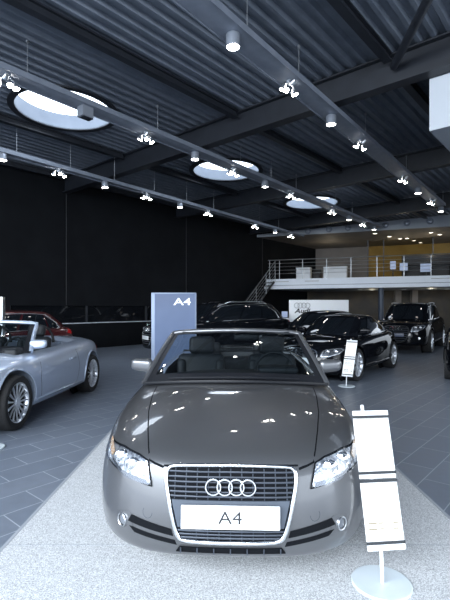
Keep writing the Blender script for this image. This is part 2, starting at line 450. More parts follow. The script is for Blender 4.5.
def strip_mb(bvh, line, mode, w=0.006, off=0.0015, res=0.03, mb=None, closed=False):
    line = densify(line, res, closed); mb = mb or MB(); n = len(line); L_, R_ = [], []
    for i in range(n):
        a = Vector(line[(i - 1) % n] if closed else line[max(i - 1, 0)]); b = Vector(line[(i + 1) % n] if closed else line[min(i + 1, n - 1)])
        t = (b - a).normalized(); s_ = Vector((-t.y, t.x)) * w / 2; p = Vector(line[i])
        L_.append(cast(bvh, mode, *(p + s_), off)); R_.append(cast(bvh, mode, *(p - s_), off))
    if closed: L_.append(L_[0]); R_.append(R_[0])
    mb.grid([L_, R_]); return mb
def mirror_x(poly): return [(-a, b) for a, b in poly]

# ================================================================== SETTING
def px(x, y, Y): return Vector(((x - 225) * Y / F, Y, CH - (y - HZ) * Y / F))
def quadbox(p, q, z0, z1, t, nrm):
    """upright slab from p to q (plan), thickness t along nrm"""
    a, b = Vector((p[0], p[1])), Vector((q[0], q[1])); n = Vector((nrm[0], nrm[1])) * t
    return MB().prism([tuple(a), tuple(b), tuple(b + n), tuple(a + n)], z0, z1)
struct(MB().box((2, 14, -0.1), (70, 66, 0.2)).build('floor', M['floor']))
# carpet strip with edging
cx0, cx1 = -1.37, 1.585
carpet = tag(MB().box(((cx0 + cx1) / 2, 1.75, 0.004), (cx1 - cx0, 11.1, 0.008)).build('carpet', M['carpet']), 'pale grey speckled carpet strip under the grey convertible', 'carpet')
eb = MB()
for x in (cx0 - 0.012, cx1 + 0.012): eb.box((x, 1.75, 0.005), (0.024, 11.1, 0.010))
eb.build('edging', M['carpet_edge'], carpet)
MB().box(((cx0 + cx1) / 2, 2.77, 0.0083), (cx1 - cx0, 0.006, 0.001)).build('seam', M['carpet_edge'], carpet)

# long wall with a low strip window
WV = 14.43
def wallpart(mb, u0, u1, v0, v1, z0, z1):
    mb.prism([tuple(UV(u0, v0).xy), tuple(UV(u1, v0).xy), tuple(UV(u1, v1).xy), tuple(UV(u0, v1).xy)], z0, z1); return mb
mb = MB(); wallpart(mb, -9, 32, WV, WV + 0.3, 0, 0.94); wallpart(mb, -9, 32, WV, WV + 0.3, 1.58, 6.6)
wallpart(mb, -9, 6.2, WV, WV + 0.3, 0.94, 1.58); wallpart(mb, 17.5, 32, WV, WV + 0.3, 0.94, 1.58)
wl = struct(mb.build('wall_left', M['wall_black']))
jb = MB()
for u in (8.14, 14.05, 19.95): wallpart(jb, u, u + 0.02, WV - 0.008, WV + 0.02, 1.6, 6.3)
jb.build('wall_joint', M['seam'], wl)
w1 = struct(wallpart(MB(), 6.2, 17.5, WV + 0.12, WV + 0.16, 0.94, 1.58).build('window_1', M['wallglass']))
wallpart(MB(), 6.2, 17.5, WV - 0.05, WV + 0.12, 0.935, 0.965).build('window_sill', M['ledge'], w1)
mb = MB()
for u in (6.2, 9.0, 11.8, 14.6, 17.45): wallpart(mb, u, u + 0.05, WV + 0.06, WV + 0.12, 0.96, 1.58)
mb.build('window_mullion', M['steel_dark'], w1)
# right and far walls of the hall
mb = MB(); wallpart(mb, 7, 33, -13.3, -13.0, 0, 6.6); struct(mb.build('wall_right', M['wall_black']))

# roof deck: trapezoid steel sheet with round openings for the skylights
def zroof(u): return 6.13 - 0.008 * (u - 5)
SKY = [(5.35, 9.52), (11.1, 9.50), (16.75, 9.50)]
prof = []; v = -15.0; pitch = 0.245
while v < WV + 0.1:
    prof += [(v, 0.0), (v + 0.07, 0.0), (v + 0.105, 0.075), (v + 0.21, 0.075)]; v += pitch
mb = MB(); bm = mb.bm
lo0 = [bm.verts.new(UV(-9, v_, zroof(-9) + h)) for v_, h in prof]; lo1 = [bm.verts.new(UV(32, v_, zroof(32) + h)) for v_, h in prof]
hi = [bm.verts.new(UV(u_, v_, zroof(u_) + 0.3)) for u_, v_ in ((-9, prof[0][0]), (-9, prof[-1][0]), (32, prof[0][0]), (32, prof[-1][0]))]
for i in range(len(prof) - 1): bm.faces.new((lo0[i], lo0[i + 1], lo1[i + 1], lo1[i]))
bm.faces.new((hi[0], hi[1], hi[3], hi[2])); bm.faces.new(lo0[::-1] + [hi[0], hi[1]]); bm.faces.new(lo1 + [hi[3], hi[2]])
bm.faces.new((lo0[0], lo1[0], hi[2], hi[0])); bm.faces.new((lo0[-1], hi[1], hi[3], lo1[-1]))
bmesh.ops.recalc_face_normals(bm, faces=bm.faces)
dk = bpy.data.meshes.new('deck'); bm.to_mesh(dk); bm.free(); dk.materials.append(M['deck'])
cut = []
for (u_, v_) in SKY:
    c = MB(); p = UV(u_, v_, 6.2); c.cyl(p, 1.09, 2.0, 'Z', 64); cut.append(c.bm)
dk = boolean(dk, cut); smooth(dk, 10); struct(link('ceiling', dk))
for k, (u_, v_) in enumerate(SKY):
    p = UV(u_, v_, 0); z0 = zroof(u_) - 0.03
    s_ = thing('skylight', ['round skylight with white lining nearest the camera over the silver roadster',
        'middle round skylight with white lining between the other two', 'farthest round skylight with white lining near the mezzanine'][k], 'skylight', (p.x, p.y, z0), 0, 'round skylights in the roof')
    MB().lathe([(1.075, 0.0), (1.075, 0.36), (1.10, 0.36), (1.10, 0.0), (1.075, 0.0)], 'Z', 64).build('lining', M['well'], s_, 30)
    MB().lathe([(1.075, -0.012), (1.22, -0.012), (1.22, 0.02), (1.075, 0.02), (1.075, -0.012)], 'Z', 64).build('flange', M['steel_dark'], s_, 30)
    MB().lathe([(1.09, 0.36), (1.0, 0.40), (0.75, 0.46), (0.4, 0.50), (0.02, 0.51)], 'Z', 48).build('dome', M['domeglass'], s_, 60)

def ibeam(mb, a, b, ztop, h, w, tf=0.03):
    """I-section from a to b (plan points), underside at ztop-h"""
    a, b = Vector(a[:2]), Vector(b[:2]); d = (b - a).normalized(); n = Vector((-d.y, d.x))
    for (ww, z0, z1) in ((w, ztop - h, ztop - h + tf), (0.035, ztop - h + tf, ztop - tf), (w, ztop - tf, ztop)):
        q = n * ww / 2; mb.prism([tuple(a + q), tuple(a - q), tuple(b - q), tuple(b + q)], z0, z1)
    return mb
for k, u_ in enumerate((8.1, 13.45, 18.8)):
    o = struct(ibeam(MB(), UV(u_, -13), UV(u_, WV - 0.02), zroof(u_) - 0.005, 0.55, 0.26).build('beam', M['steel_dark']))
for v_ in (-0.8, 2.95, 6.5, 10.85, 14.1, -4.5, -8.2):
    mb = MB()
    for ua, ub in ((-9, 7.95), (8.25, 13.3), (13.6, 18.65), (18.95, 22.5)):
        ibeam(mb, UV(ua, v_), UV(ub, v_), zroof(ub) - 0.005, 0.17, 0.15)
    struct(mb.build('purlin_beam', M['steel_dark']))
struct(MB().tube([UV(7.95, 2.85, 5.83), UV(2.95, -0.65, 5.87)], 0.07, 12).build('brace_beam', M['steel_dark']))
# white lit bulkhead at the upper right
mb = MB(); wallpart(mb, 8.3, 13.2, -6.0, 2.34, 4.64, 5.56); bh = struct(mb.build('trim_1', M['fascia_grey']))
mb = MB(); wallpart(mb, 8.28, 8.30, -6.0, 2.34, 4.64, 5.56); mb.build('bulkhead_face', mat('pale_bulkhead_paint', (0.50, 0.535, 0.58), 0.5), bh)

# ---- light tracks
def track(label, p0, p1, z, cans, twins, dark=(), w=0.36):
    a, b = px(*p0, 1), px(*p1, 1)
    def onz(x, y): Y = (z - CH) * F / (HZ - y); return Vector(((x - 225) * Y / F, Y, z))
    A, B = onz(*p0), onz(*p1); d = (B - A).normalized(); n = Vector((-d.y, d.x, 0)); rz = math.atan2(d.y, d.x)
    L = (B - A).length; A2 = A - d * (5 if p0[0] > 20 else 2.5); mid = (A2 + B) / 2
    t = thing('light_track', label, 'light track', (mid.x, mid.y, z), rz, 'suspended light tracks')
    LL = (B - A2).length
    MB().box((0, 0, 0.045), (LL, w, 0.09), bevel=0.008).build('channel', M['track'], t)
    lip = MB()
    for s_ in (-1, 1): lip.box((0, s_ * (w / 2 + 0.008), 0.03), (LL, 0.016, 0.10))
    lip.build('edge_lip', M['track'], t)
    def at_x(xp):
        # point along the track seen at image column xp
        k = (xp - 225) / F; s_ = (k * A.y - A.x) / (d.x - k * d.y); return A + d * s_
    rods = sorted([c for c in cans] + [c for c in twins])
    for xp in rods:
        q = at_x(xp); s_ = (q - mid).dot(d) + 0.35
        MB().tube([(s_, 0.0, 0.09), (s_, 0.0, zroof(E1.dot(Vector((q.x, q.y, 0)))) - z + 0.02)], 0.007, 6).build('hanger_rod', M['rod'], t)
        MB().cyl((s_, 0, zroof(E1.dot(Vector((q.x, q.y, 0)))) - z - 0.02), 0.025, 0.05, 'Z', 10).build('rod_anchor', M['rod'], t)
    return at_x, rz, t
CAN = TWIN = None
def can_lamp(p, lab, lit=True):
    o = thing('downlight_can', lab, 'ceiling lamp', (p.x, p.y, p.z), 0, 'can downlights under the light tracks')
    MB().lathe([(0.001, 0.0), (0.095, 0.0), (0.10, -0.01), (0.10, -0.17), (0.092, -0.18), (0.088, -0.165), (0.001, -0.16)], 'Z', 24).build('housing', M['lamp_body'], o)
    MB().cyl((0, 0, -0.172), 0.086, 0.012, 'Z', 24).build('lamp_face', M['lamp_on'] if lit else M['lamp_body'], o)
    return o
def twin_spot(p, rz, lab):
    o = thing('spotlight_cluster', lab, 'spotlight', (p.x, p.y, p.z), rz, 'spot clusters under the light tracks')
    MB().cyl((0, 0, -0.02), 0.06, 0.04, 'Z', 16).build('mount', M['lamp_body'], o)
    for k, (dx, dy, tilt) in enumerate(((-0.13, 0.03, 0.35), (0.13, -0.03, -0.25))):
        MB().tube([(0, 0, -0.03), (dx * 0.6, dy, -0.07), (dx, dy, -0.10)], 0.012, 8).build('arm', M['rod'], o)
        R = Matrix.Rotation(tilt, 4, 'X') @ Matrix.Rotation(tilt * 0.6, 4, 'Y')
        h = MB().lathe([(0.012, 0.06), (0.03, 0.05), (0.055, -0.02), (0.062, -0.05), (0.056, -0.05), (0.03, -0.02), (0.001, -0.02)], 'Z', 18).build('spot_head', M['satin'], o)
        h.matrix_local = Matrix.Translation((dx, dy, -0.15)) @ R
        f = MB().cyl((0, 0, -0.046), 0.05, 0.008, 'Z', 18).build('lamp_face', M['spot_on'], h)
    for dx, dy in ((-0.06, -0.10), (0.07, 0.10)):  # two extra heads added for sparkle; their glowing faces imitate glints on the fittings
        MB().tube([(0, 0, -0.03), (dx, dy, -0.06)], 0.010, 6).build('arm', M['rod'], o)
        h = MB().lathe([(0.012, 0.05), (0.028, 0.04), (0.045, -0.02), (0.050, -0.04), (0.045, -0.04), (0.025, -0.015), (0.001, -0.015)], 'Z', 16).build('spot_head', M['satin'], o)
        h.matrix_local = Matrix.Translation((dx * 1.3, dy * 1.2, -0.085)) @ Matrix.Rotation(1.0 if dy < 0 else -1.0, 4, 'X')
        MB().cyl((0, 0, -0.036), 0.040, 0.007, 'Z', 16).build('lamp_face', M['spot_on'], h)
    return o
TR = [
 ('broad grey light track running over the grey convertible, nearest of the three', (240, 40), (440, 206), 5.36, [233, 331, 418, 441], [289, 360, 403, 431], 'the track over the grey convertible'),
 ('grey light track crossing below the round skylights', (0, 72), (379, 228), 5.40, [195, 265, 349, 374], [7, 146, 233, 291, 332, 363], 'the track crossing the skylights'),
 ('grey light track running closest to the black wall', (0, 152), (302, 236.5), 5.25, [2.5, 105, 180, 275], [59, 146.5, 208, 255, 291], 'the track beside the black wall')]
ORD = ['first', 'second', 'third', 'fourth', 'fifth', 'sixth']
for lab, p0, p1, z, cans, twins, where in TR:
    fx, rz, t = track(lab, p0, p1, z, cans, twins, (), 0.22 if 'wall' in where else 0.36)
    for k, c in enumerate(sorted(cans)): can_lamp(fx(c) + Vector((0, 0, -0.005)), '%s lit can downlight from the camera under %s' % (ORD[k], where))
    for k, c in enumerate(sorted(twins)): twin_spot(fx(c) + Vector((0, 0, -0.005)), rz, '%s bright spot cluster from the camera under %s' % (ORD[k], where))
    if where.endswith('skylights'):
        p = fx(86) + Vector((0, 0, -0.005)); o = thing('projector_box', 'dark unlit square housing under the track in front of the nearest skylight', 'lamp housing', p, rz)
        MB().prism([(-0.13, -0.1), (0.10, -0.1), (0.13, -0.04), (0.13, 0.1), (-0.13, 0.1)], -0.2, 0).build('housing', M['lamp_body'], o)
        MB().box((0, 0, -0.205), (0.18, 0.14, 0.012)).build('lens_plate', M['steel_dark'], o)

# ---- mezzanine
mA, mB_ = Vector((2.30, 24.05)), Vector((14.0, 19.8)); md = (mB_ - mA).normalized(); mn = Vector((-md.y, md.x))
if mn.y < 0: mn = -mn
def mz(s, t, z=0.0): q = mA + md * s + mn * t; return Vector((q.x, q.y, z))
def mbox(mb, s0, s1, t0, t1, z0, z1):
    mb.prism([tuple(mz(s0, t0).xy), tuple(mz(s1, t0).xy), tuple(mz(s1, t1).xy), tuple(mz(s0, t1).xy)], z0, z1); return mb
def ms(xp, t=0.0):
    """distance along the mezzanine edge (set back t) seen at image column xp"""
    k = (xp - 225) / F; o = mA + mn * t; return (k * o.y - o.x) / (md.x - k * md.y)
ML = 13.0
slab = struct(mbox(MB(), 0, ML, 0.02, 9, 2.56, 3.05).build('floor_mezzanine', M['fascia_grey']))
mbox(MB(), -0.05, ML, -0.06, 0.02, 2.74, 3.06).build('fascia_band', M['mezz_white'], slab)
mb = MB(); mb.prism([(0, 0)] * 0 or [tuple(mz(-0.12, -0.16).xy), tuple(mz(ML, -0.16).xy), tuple(mz(ML, 0.02).xy), tuple(mz(-0.12, 0.02).xy)], 2.52, 2.70)
mb.build('fascia_lip', M['mezz_white'], slab)
mb = MB()
for xa, xb in ((272, 289), (305, 319), (431, 450)): mbox(mb, ms(xa), ms(xb), -0.064, -0.06, 2.90, 2.94)
mb.build('fascia_lettering', M['greyink'], slab)
def railing(name, label, base0, base1, posts, h=1.05, nr=5):
    """straight railing from base0 to base1 with posts at fractions"""
    o = thing(name, label, 'railing', base0)
    d = base1 - base0
    for k in range(nr):
        z = h - k * (h - 0.12) / nr
        MB().tube([Vector((0, 0, z)), d + Vector((0, 0, z))], 0.024 if k == 0 else 0.012, 8).build('rail', M['rail'], o)
    for f in posts: MB().tube([d * f, d * f + Vector((0, 0, h))], 0.02, 8).build('post', M['rail'], o)
    return o
r0, r1 = mz(0.05, 0.04, 3.05), mz(ML, 0.04, 3.05)
railing('railing', 'brushed steel railing along the white mezzanine edge', r0, r1, [max(0.002, (ms(x, 0.04) - 0.05) / (ML - 0.05)) for x in (269.7, 279.5, 302.7, 326.7, 351, 377, 404, 431, 458)])
# stair down along the black wall
st0 = Vector((2.30, 24.02, 0)); sdir = -E1; run = 3.45
stair = thing('staircase', 'dark open steel staircase descending beside the black wall', 'stairs', (st0.x, st0.y, 0))
nst = 16
for side in (0.0, 0.95):
    off = E2 * (side - 0.45)
    mb = MB(); a = off + Vector((0, 0, 2.90)); b = sdir * run + off + Vector((0, 0, 0.06))
    mb.tube([a, b], 0.07, 4).build('stringer', M['stair'], stair)
for k in range(nst):
    p = sdir * (run * (k + 0.5) / nst) + Vector((0, 0, 3.0 - 3.0 * (k + 0.7) / nst)); 
    MB().box(p, (0.28, 0.9, 0.04), Matrix.Rotation(ROT1, 3, 'Z')).build('tread', M['stair'], stair)
for nm, off in (('near', -0.545),):
    o = railing('stair_railing', 'steel railing sloping down the open side of the staircase', st0 + E2 * off + Vector((0, 0, 2.98)), st0 + E2 * off + sdir * run + Vector((0, 0, 0.02)), [0.01, 0.25, 0.5, 0.75, 0.99])
# office above
OC = 5.40
of = struct(mbox(MB(), -0.6, ML, 0.0, 9, OC, OC + 0.1).build('ceiling_mezzanine', M['beige']))
p0, p1 = mz(-0.55, -0.1), mz(ML, -0.1)
mb = MB(); bm = mb.bm
q = [Vector((p0.x, p0.y, OC - 0.02)), Vector((p1.x, p1.y, OC - 0.02)), Vector((p1.x, p1.y, 6.12)), Vector((p0.x, p0.y, OC + 0.12))]
n3 = Vector((mn.x, mn.y, 0)) * 0.12
f0 = [bm.verts.new(v_) for v_ in q]; f1 = [bm.verts.new(v_ + n3) for v_ in q]
bm.faces.new(f0); bm.faces.new(f1[::-1])
for i in range(4): bm.faces.new((f0[i], f0[(i + 1) % 4], f1[(i + 1) % 4], f1[i]))
fas = struct(mb.build('trim_2', M['fascia_grey']))
for i, xp in enumerate((308, 329, 348, 367, 385.5, 407, 430)):
    s_ = ms(xp, -0.1); p = mz(s_, -0.1, 5.50 + 0.017 * s_ * 1.3)
    o = thing('air_nozzle', '%s round grey air nozzle from the stairs on the upper fascia' % ['first', 'second', 'third', 'fourth', 'fifth', 'sixth', 'seventh'][i], 'air nozzle', p, math.atan2(md.y, md.x), 'round air nozzles on the fascia')
    MB().lathe([(0.14, 0.0), (0.16, -0.03), (0.15, -0.05), (0.10, -0.04), (0.09, 0.0)], 'Y', 24).build('ring', M['track'], o)
    MB().lathe([(0.10, -0.01), (0.07, -0.05), (0.001, -0.07)], 'Y', 24).build('cone', M['lamp_body'], o)
wb = MB(); mbox(wb, -4, ms(368, 6.0), 6.0, 6.2, 3.05, OC); struct(wb.build('wall_back', M['beige']))
wb = MB(); mbox(wb, ms(368, 6.0), ML + 3, 6.0, 6.2, 3.05, OC); struct(wb.build('wall_office', M['ochre']))
wb = MB(); mbox(wb, -4, ML + 3, 5.0, 5.2, 0, 2.56); struct(wb.build('wall_lower', M['brown']))
wb = MB(); mbox(wb, -6, -0.9, 5.2, 5.4, 0, 6.3); struct(wb.build('wall_corner', M['wall_black']))
pg = thing('glass_partition', 'clear office glass partition with slim posts on the mezzanine', 'partition', mz(ms(368, 3), 3, 3.05), math.atan2(md.y, md.x))
pl = ms(433, 3) - ms(368, 3)
MB().box((pl / 2, 0, 1.15), (pl, 0.02, 2.28)).build('pane', M['office_glass'], pg)
for f in (0, 0.25, 1.0): MB().box((pl * f, 0, 1.16), (0.05, 0.06, 2.30)).build('post', M['column'], pg)
# mezzanine downlights
for i, (xp, yp, t) in enumerate(((375, 231, 0.9), (389.5, 239.5, 2.2), (400, 243.8, 3.2), (407, 243.4, 3.2), (414, 246.5, 4.2), (420.5, 250, 5.2), (431, 236, 1.6), (439.5, 240.5, 2.4))):
    p = mz(ms(xp, t), t, OC - 0.004)
    o = thing('recessed_downlight', '%s small recessed downlight in the office ceiling counted from the stairs' % ['first', 'second', 'third', 'fourth', 'fifth', 'sixth', 'seventh', 'eighth'][i], 'ceiling lamp', p, 0, 'recessed office downlights')
    MB().lathe([(0.13, 0.0), (0.14, -0.012), (0.12, -0.02), (0.10, -0.004)], 'Z', 20).build('rim', M['satin'], o)
    MB().cyl((0, 0, -0.004), 0.105, 0.008, 'Z', 20).build('lamp_face', M['down_on'], o)
# desks and office things on the mezzanine
def mthing(name, lab, cat, xa, xb, t, z=3.05, group=None):
    s0, s1 = ms(xa, t), ms(xb, t); return thing(name, lab, cat, mz((s0 + s1) / 2, t, z), math.atan2(md.y, md.x), group), s1 - s0
for i, (xa, xb, lab) in enumerate(((297, 311, 'white low cabinet on the mezzanine nearest the stairs'), (324, 347, 'wide white low cabinet at the middle of the mezzanine'))):
    o, w = mthing('low_cabinet', lab, 'cabinet', xa, xb, 1.6, group='white cabinets on the mezzanine')
    MB().box((0, 0, 0.36), (w, 0.5, 0.68), bevel=0.01).build('body', M['whitepaint'], o)
    MB().box((0, 0, 0.715), (w + 0.04, 0.54, 0.03), bevel=0.006).build('top', M['whitepaint'], o)
    for q_ in (-0.25, 0.25): MB().box((q_ * w, -0.255, 0.36), (w * 0.47, 0.012, 0.62)).build('door', M['whitepaint'], o)
o, w = mthing('sofa', 'dark low sofa between the two white cabinets on the mezzanine', 'sofa', 312.6, 321.0, 2.3)
MB().box((0, 0, 0.22), (w, 0.7, 0.40), bevel=0.05).build('seat', M['office_dark'], o)
MB().box((0, 0.28, 0.45), (w, 0.16, 0.50), bevel=0.05).build('backrest', M['office_dark'], o)
for i, (xa, xb, hh, lab) in enumerate(((390, 396, 0.9, 'pale blue lit screen standing left of the dark office desk'), (399.5, 408, 0.8, 'pale lit double screen on the dark office desk'), (420, 431, 0.72, 'low wide lit screen at the far end of the dark office desk'))):
    o, w = mthing('monitor', lab, 'monitor', xa, xb, 1.35, group='office monitors')
    MB().box((0, 0.03, hh - 0.2), (w, 0.03, 0.46), bevel=0.005).build('casing', M['office_dark'], o)
    MB().box((0, 0.012, hh - 0.2), (w * 0.94, 0.006, 0.42)).build('screen', M['screen'], o)
    MB().box((0, 0.05, (hh - 0.42) / 2), (0.06, 0.04, hh - 0.40)).build('stand', M['office_dark'], o)
    MB().box((0, 0.06, 0.012), (0.24, 0.16, 0.024), bevel=0.004).build('foot', M['office_dark'], o)
o, w = mthing('office_desk', 'long dark desk with high back panel in the glazed office', 'desk', 402, 452, 2.2)
MB().box((0, 0, 0.72), (w, 0.7, 0.05), bevel=0.01).build('top', M['office_dark'], o)
MB().box((0, 0.34, 0.65), (w, 0.04, 1.28)).build('back_panel', M['office_dark'], o)
for q_ in (-0.47, 0, 0.47): MB().box((w * q_, 0, 0.35), (0.06, 0.62, 0.70)).build('leg', M['office_dark'], o)
# below the mezzanine
col = struct(MB().cyl(Vector((*mz(ms(381, 0.35), 0.35).xy, 1.28)), 0.135, 2.56, 'Z', 24).build('column_1', M['column']))
for i, xp in enumerate((397.5, 414)):
    p = mz(ms(xp, 4.6), 4.6); struct(MB().box((p.x, p.y, 1.28), (0.34, 0.3, 2.56)).build('column_%d' % (i + 2), M['beige']))
for i, (xp, t) in enumerate(((431, 3.6), (447, 3.9), (372, 4.0), (360, 3.4), (404, 3.8))):
    p = mz(ms(xp, t), t, 2.556)
    o = thing('recessed_downlight', 'recessed downlight under the mezzanine, %s from the stairs' % ['fourth', 'fifth', 'second', 'first', 'third'][i], 'ceiling lamp', p, 0, 'downlights under the mezzanine')
    MB().lathe([(0.13, 0.0), (0.14, -0.012), (0.12, -0.02), (0.10, -0.004)], 'Z', 20).build('rim', M['satin'], o)
    MB().cyl((0, 0, -0.004), 0.105, 0.008, 'Z', 20).build('lamp_face', M['down_on'], o)
# white display board with rings
b0, b1 = px(289, 300, 19.2), px(348.5, 300, 19.2)
bd = thing('display_board', 'white free-standing display board with four rings behind the black cars', 'display board', ((b0.x + b1.x) / 2, 19.2, 0))
bw = b1.x - b0.x
MB().box((0, 0, 1.02), (bw, 0.06, 1.66), bevel=0.006).build('panel', M['plate'], bd)
for s_ in (-1, 1): MB().box((s_ * bw * 0.4, 0, 0.095), (0.08, 0.5, 0.19), bevel=0.01).build('foot', M['satin'], bd)
c = px(302, 305.5, 19.2); rings_logo('ring_logo', (c.x - bd.location.x, -0.04, c.z), 0.11, 0.155, 0.016, M['greyink'], bd)
c = px(302, 311, 19.2); text_mesh('Audi', 0.27, M['ink'], 'lettering', bd, (c.x - bd.location.x, -0.036, c.z), (PI / 2, 0, 0), 0.003, shear=0.25, bold=0.008, xs=1.25)
# reception desk
rd = thing('reception_desk', 'small white reception desk beside the display board', 'desk', (px(284.5, 320, 18.6).x, 18.6, 0))
MB().box((0, 0, 0.52), (0.42, 0.5, 1.02), bevel=0.02).build('body', M['whitepaint'], rd)
MB().box((0, 0, 1.05), (0.50, 0.58, 0.04), bevel=0.01).build('top', M['whitepaint'], rd)
nb = thing('desk_screen', 'small blue lit screen on the white reception desk', 'monitor', (px(284.5, 314, 18.6).x, 18.55, 1.07))
MB().box((0, 0, 0.015), (0.16, 0.12, 0.03)).build('foot', M['office_dark'], nb); MB().box((0, 0.02, 0.16), (0.26, 0.025, 0.27)).build('casing', M['office_dark'], nb)
MB().box((0, 0.004, 0.16), (0.24, 0.006, 0.25)).build('screen', M['screen'], nb)

# ---- signs
sg = thing('sign_panel', 'tall blue sign panel with white letter and digit behind the grey convertible', 'sign', (px(174, 300, 7.6).x, 7.6, 0), 0.0)
sw, sh = 0.775, 1.755
MB().box((0, 0.0, sh / 2 + 0.01), (sw, 0.07, sh), bevel=0.004).build('frame', M['signframe'], sg)
MB().box((0.018, -0.037, sh / 2 + 0.01), (sw - 0.085, 0.006, sh - 0.04)).build('face', M['bluesign'], sg)
MB().box((0, 0, 0.008), (sw + 0.1, 0.4, 0.016), bevel=0.004).build('base', M['signframe'], sg)
c = px(182.3, 302, 7.55); text_mesh('A4', 0.17, M['whiteletter'], 'lettering', sg, (c.x - sg.location.x, -0.042, c.z), (PI / 2, 0, 0), 0.002, bold=0.0025, xs=1.5)
def info_stand(name, lab, loc, rz, lean=0.4515):
    o = thing(name, lab, 'information stand', loc, rz, 'leaning information stands beside the cars')
    MB().lathe([(0.001, 0.0), (0.158, 0.0), (0.158, 0.008), (0.153, 0.012), (0.001, 0.012)], 'Z', 48, (-0.02, 0.01, 0)).build('base_plate', M['basewhite'], o)
    up = Vector((0, math.sin(lean), math.cos(lean))); nr = Vector((0, -math.cos(lean), math.sin(lean)))
    b = Vector((0, -0.01, 0.187)); top = b + up * 0.735
    pole = [Vector((-0.02, 0.0, 0.0)), Vector((-0.02, 0.01, 0.16)), Vector((-0.02, 0.01, 0.2)) + up * 0.04 - nr * 0.02, top + Vector((-0.035, 0, 0)) + up * 0.035 - nr * 0.02]
    MB().tube(pole, 0.010, 10).build('pole', M['whitepaint'], o)
    R = Matrix.Rotation(-lean, 3, 'X')
    for k, (s0, s1) in enumerate(((0.02, 0.345), (0.365, 0.725))):
        s = MB().box(b + up * (s0 + s1) / 2, (0.213, 0.004, s1 - s0), R).build('sheet', M['paper'], o)
        ln = MB()
        rows = [0.93, 0.9] if k else [0.92, 0.90, 0.82, 0.79, 0.76, 0.73, 0.70, 0.66, 0.62]
        for q_, f in enumerate(rows):
            wl_ = 0.10 if q_ % 3 == 0 else 0.16
            ln.box(b + up * (s0 + (s1 - s0) * f) + nr * 0.0025 + Vector((-0.085 + wl_ / 2, 0, 0)), (wl_, 0.0006, 0.0026), R)
        ln.build('faint_print', M['paleink'], s)
        if not k:
            bl = MB()
            for f in (0.36, 0.27):
                for x_, ww in ((-0.062, 0.05), (-0.015, 0.03), (0.07, 0.03)): bl.box(b + up * (s0 + (s1 - s0) * f) + nr * 0.0025 + Vector((x_, 0, 0)), (ww, 0.0006, 0.008), R)
            bl.build('bold_print', M['paleink'], s)
    for f in (0.04, 0.352, 0.395, 0.70):
        MB().box(b + up * f + nr * 0.006, (0.2165, 0.008, 0.015), R).build('clamp_bar', M['darkbar'], o)
    MB().box(b + up * 0.018 + nr * 0.003, (0.214, 0.006, 0.03), R).build('end_strip', M['whitepaint'], o)
    MB().box(b + up * 0.722 + nr * 0.003, (0.214, 0.006, 0.026), R).build('end_strip', M['whitepaint'], o)
    return o
info_stand('information_stand', 'white leaning two-sheet information stand on the carpet beside the grey convertible', (0.868, 2.375, 0.008), 0.11, 0.29)
info_stand('information_stand', 'small white leaning information stand in front of the black coupe', (2.34, 8.42, 0.0), -0.62, 0.40)
ob = info_stand('information_stand', 'white round-based information stand mostly cut off beside the silver roadster', (-2.52, 4.72, 0.0), 1.9)
lb = thing('lit_pillar_sign', 'white tall pillar sign cut off behind the silver roadster windscreen', 'sign', (px(-6, 300, 8.6).x, 8.6, 0), 0.0)
MB().box((0, 0, 0.858), (0.36, 0.10, 1.716), bevel=0.004).build('panel', M['paper'], lb)
MB().box((0.186, 0, 0.858), (0.012, 0.11, 1.716)).build('edge_profile', M['satin'], lb)
mb = MB()
for z in (1.1, 1.22, 1.43): mb.box((0, -0.052, z), (0.36, 0.006, 0.008))
mb.build('divider', M['greyink'], lb)

# ================================================================== CARS
def windscreen(parent, bot, top, paint_m, r=0.028, bulge=0.03):
    """bot/top = (half width, y centre, y corner, z centre, z corner)"""
    def crv(c, s): return Vector((c[0] * s, c[1] + (c[2] - c[1]) * s * s, c[3] + (c[4] - c[3]) * s * s))
    rows = []
    for a in range(9):
        t = a / 8; row = []
        for k in range(17):
            s = -1 + 2 * k / 16; p = crv(bot, s).lerp(crv(top, s), t)
            p += Vector((0, -1, 0.5)).normalized() * bulge * math.sin(PI * t) * (1 - 0.3 * s * s); row.append(p)
        rows.append(row)
    g = MB().grid(rows).build('windscreen', M['windscreen'], parent, 80)
    fr = MB()
    for sx in (-1, 1):
        rr = []
        for a in range(13):
            t = a / 12; row = []
            for k in range(4):
                s = sx * (0.90 + 0.10 * k / 3); p = crv(bot, s).lerp(crv(top, s), t)
                row.append(p + Vector((0, -1, 0.5)).normalized() * (bulge * math.sin(PI * t) * (1 - 0.3 * s * s) + 0.003))
            rr.append(row)
        fr.grid(rr)
    for (ta, tb) in ((0.0, 0.13), (0.94, 1.0)):
        rr = []
        for a in range(4):
            t = ta + (tb - ta) * a / 3; row = []
            for k in range(25):
                s = -1 + 2 * k / 24; p = crv(bot, s).lerp(crv(top, s), t)
                row.append(p + Vector((0, -1, 0.5)).normalized() * (bulge * math.sin(PI * t) * (1 - 0.3 * s * s) + 0.0035))
            rr.append(row)
        fr.grid(rr)
    fr.build('black_border', M['trim_black'], g, 80)
    path = []
    for t in [k / 8 for k in range(8)]:
        p = crv(bot, -1).lerp(crv(top, -1), t) + Vector((0, -1, 0.5)).normalized() * bulge * math.sin(PI * t) * 0.7; path.append(p)
    tp = [crv(top, -1 + 2 * k / 16) for k in range(17)]
    tp[0] = tp[0].lerp(path[-1], 0.15); tp[-1].x = -tp[0].x; tp[-1].y = tp[0].y; tp[-1].z = tp[0].z
    right = [Vector((-p.x, p.y, p.z)) for p in reversed(path)]
    MB().tube(path + tp + right, r, 10).build('windscreen_frame', paint_m, parent, 60)
    MB().tube([crv(bot, -1 + 2 * k / 16) + Vector((0, -0.01, 0.0)) for k in range(17)], 0.014, 6).build('cowl_seal', M['trim_black'], parent, 60)
    return g
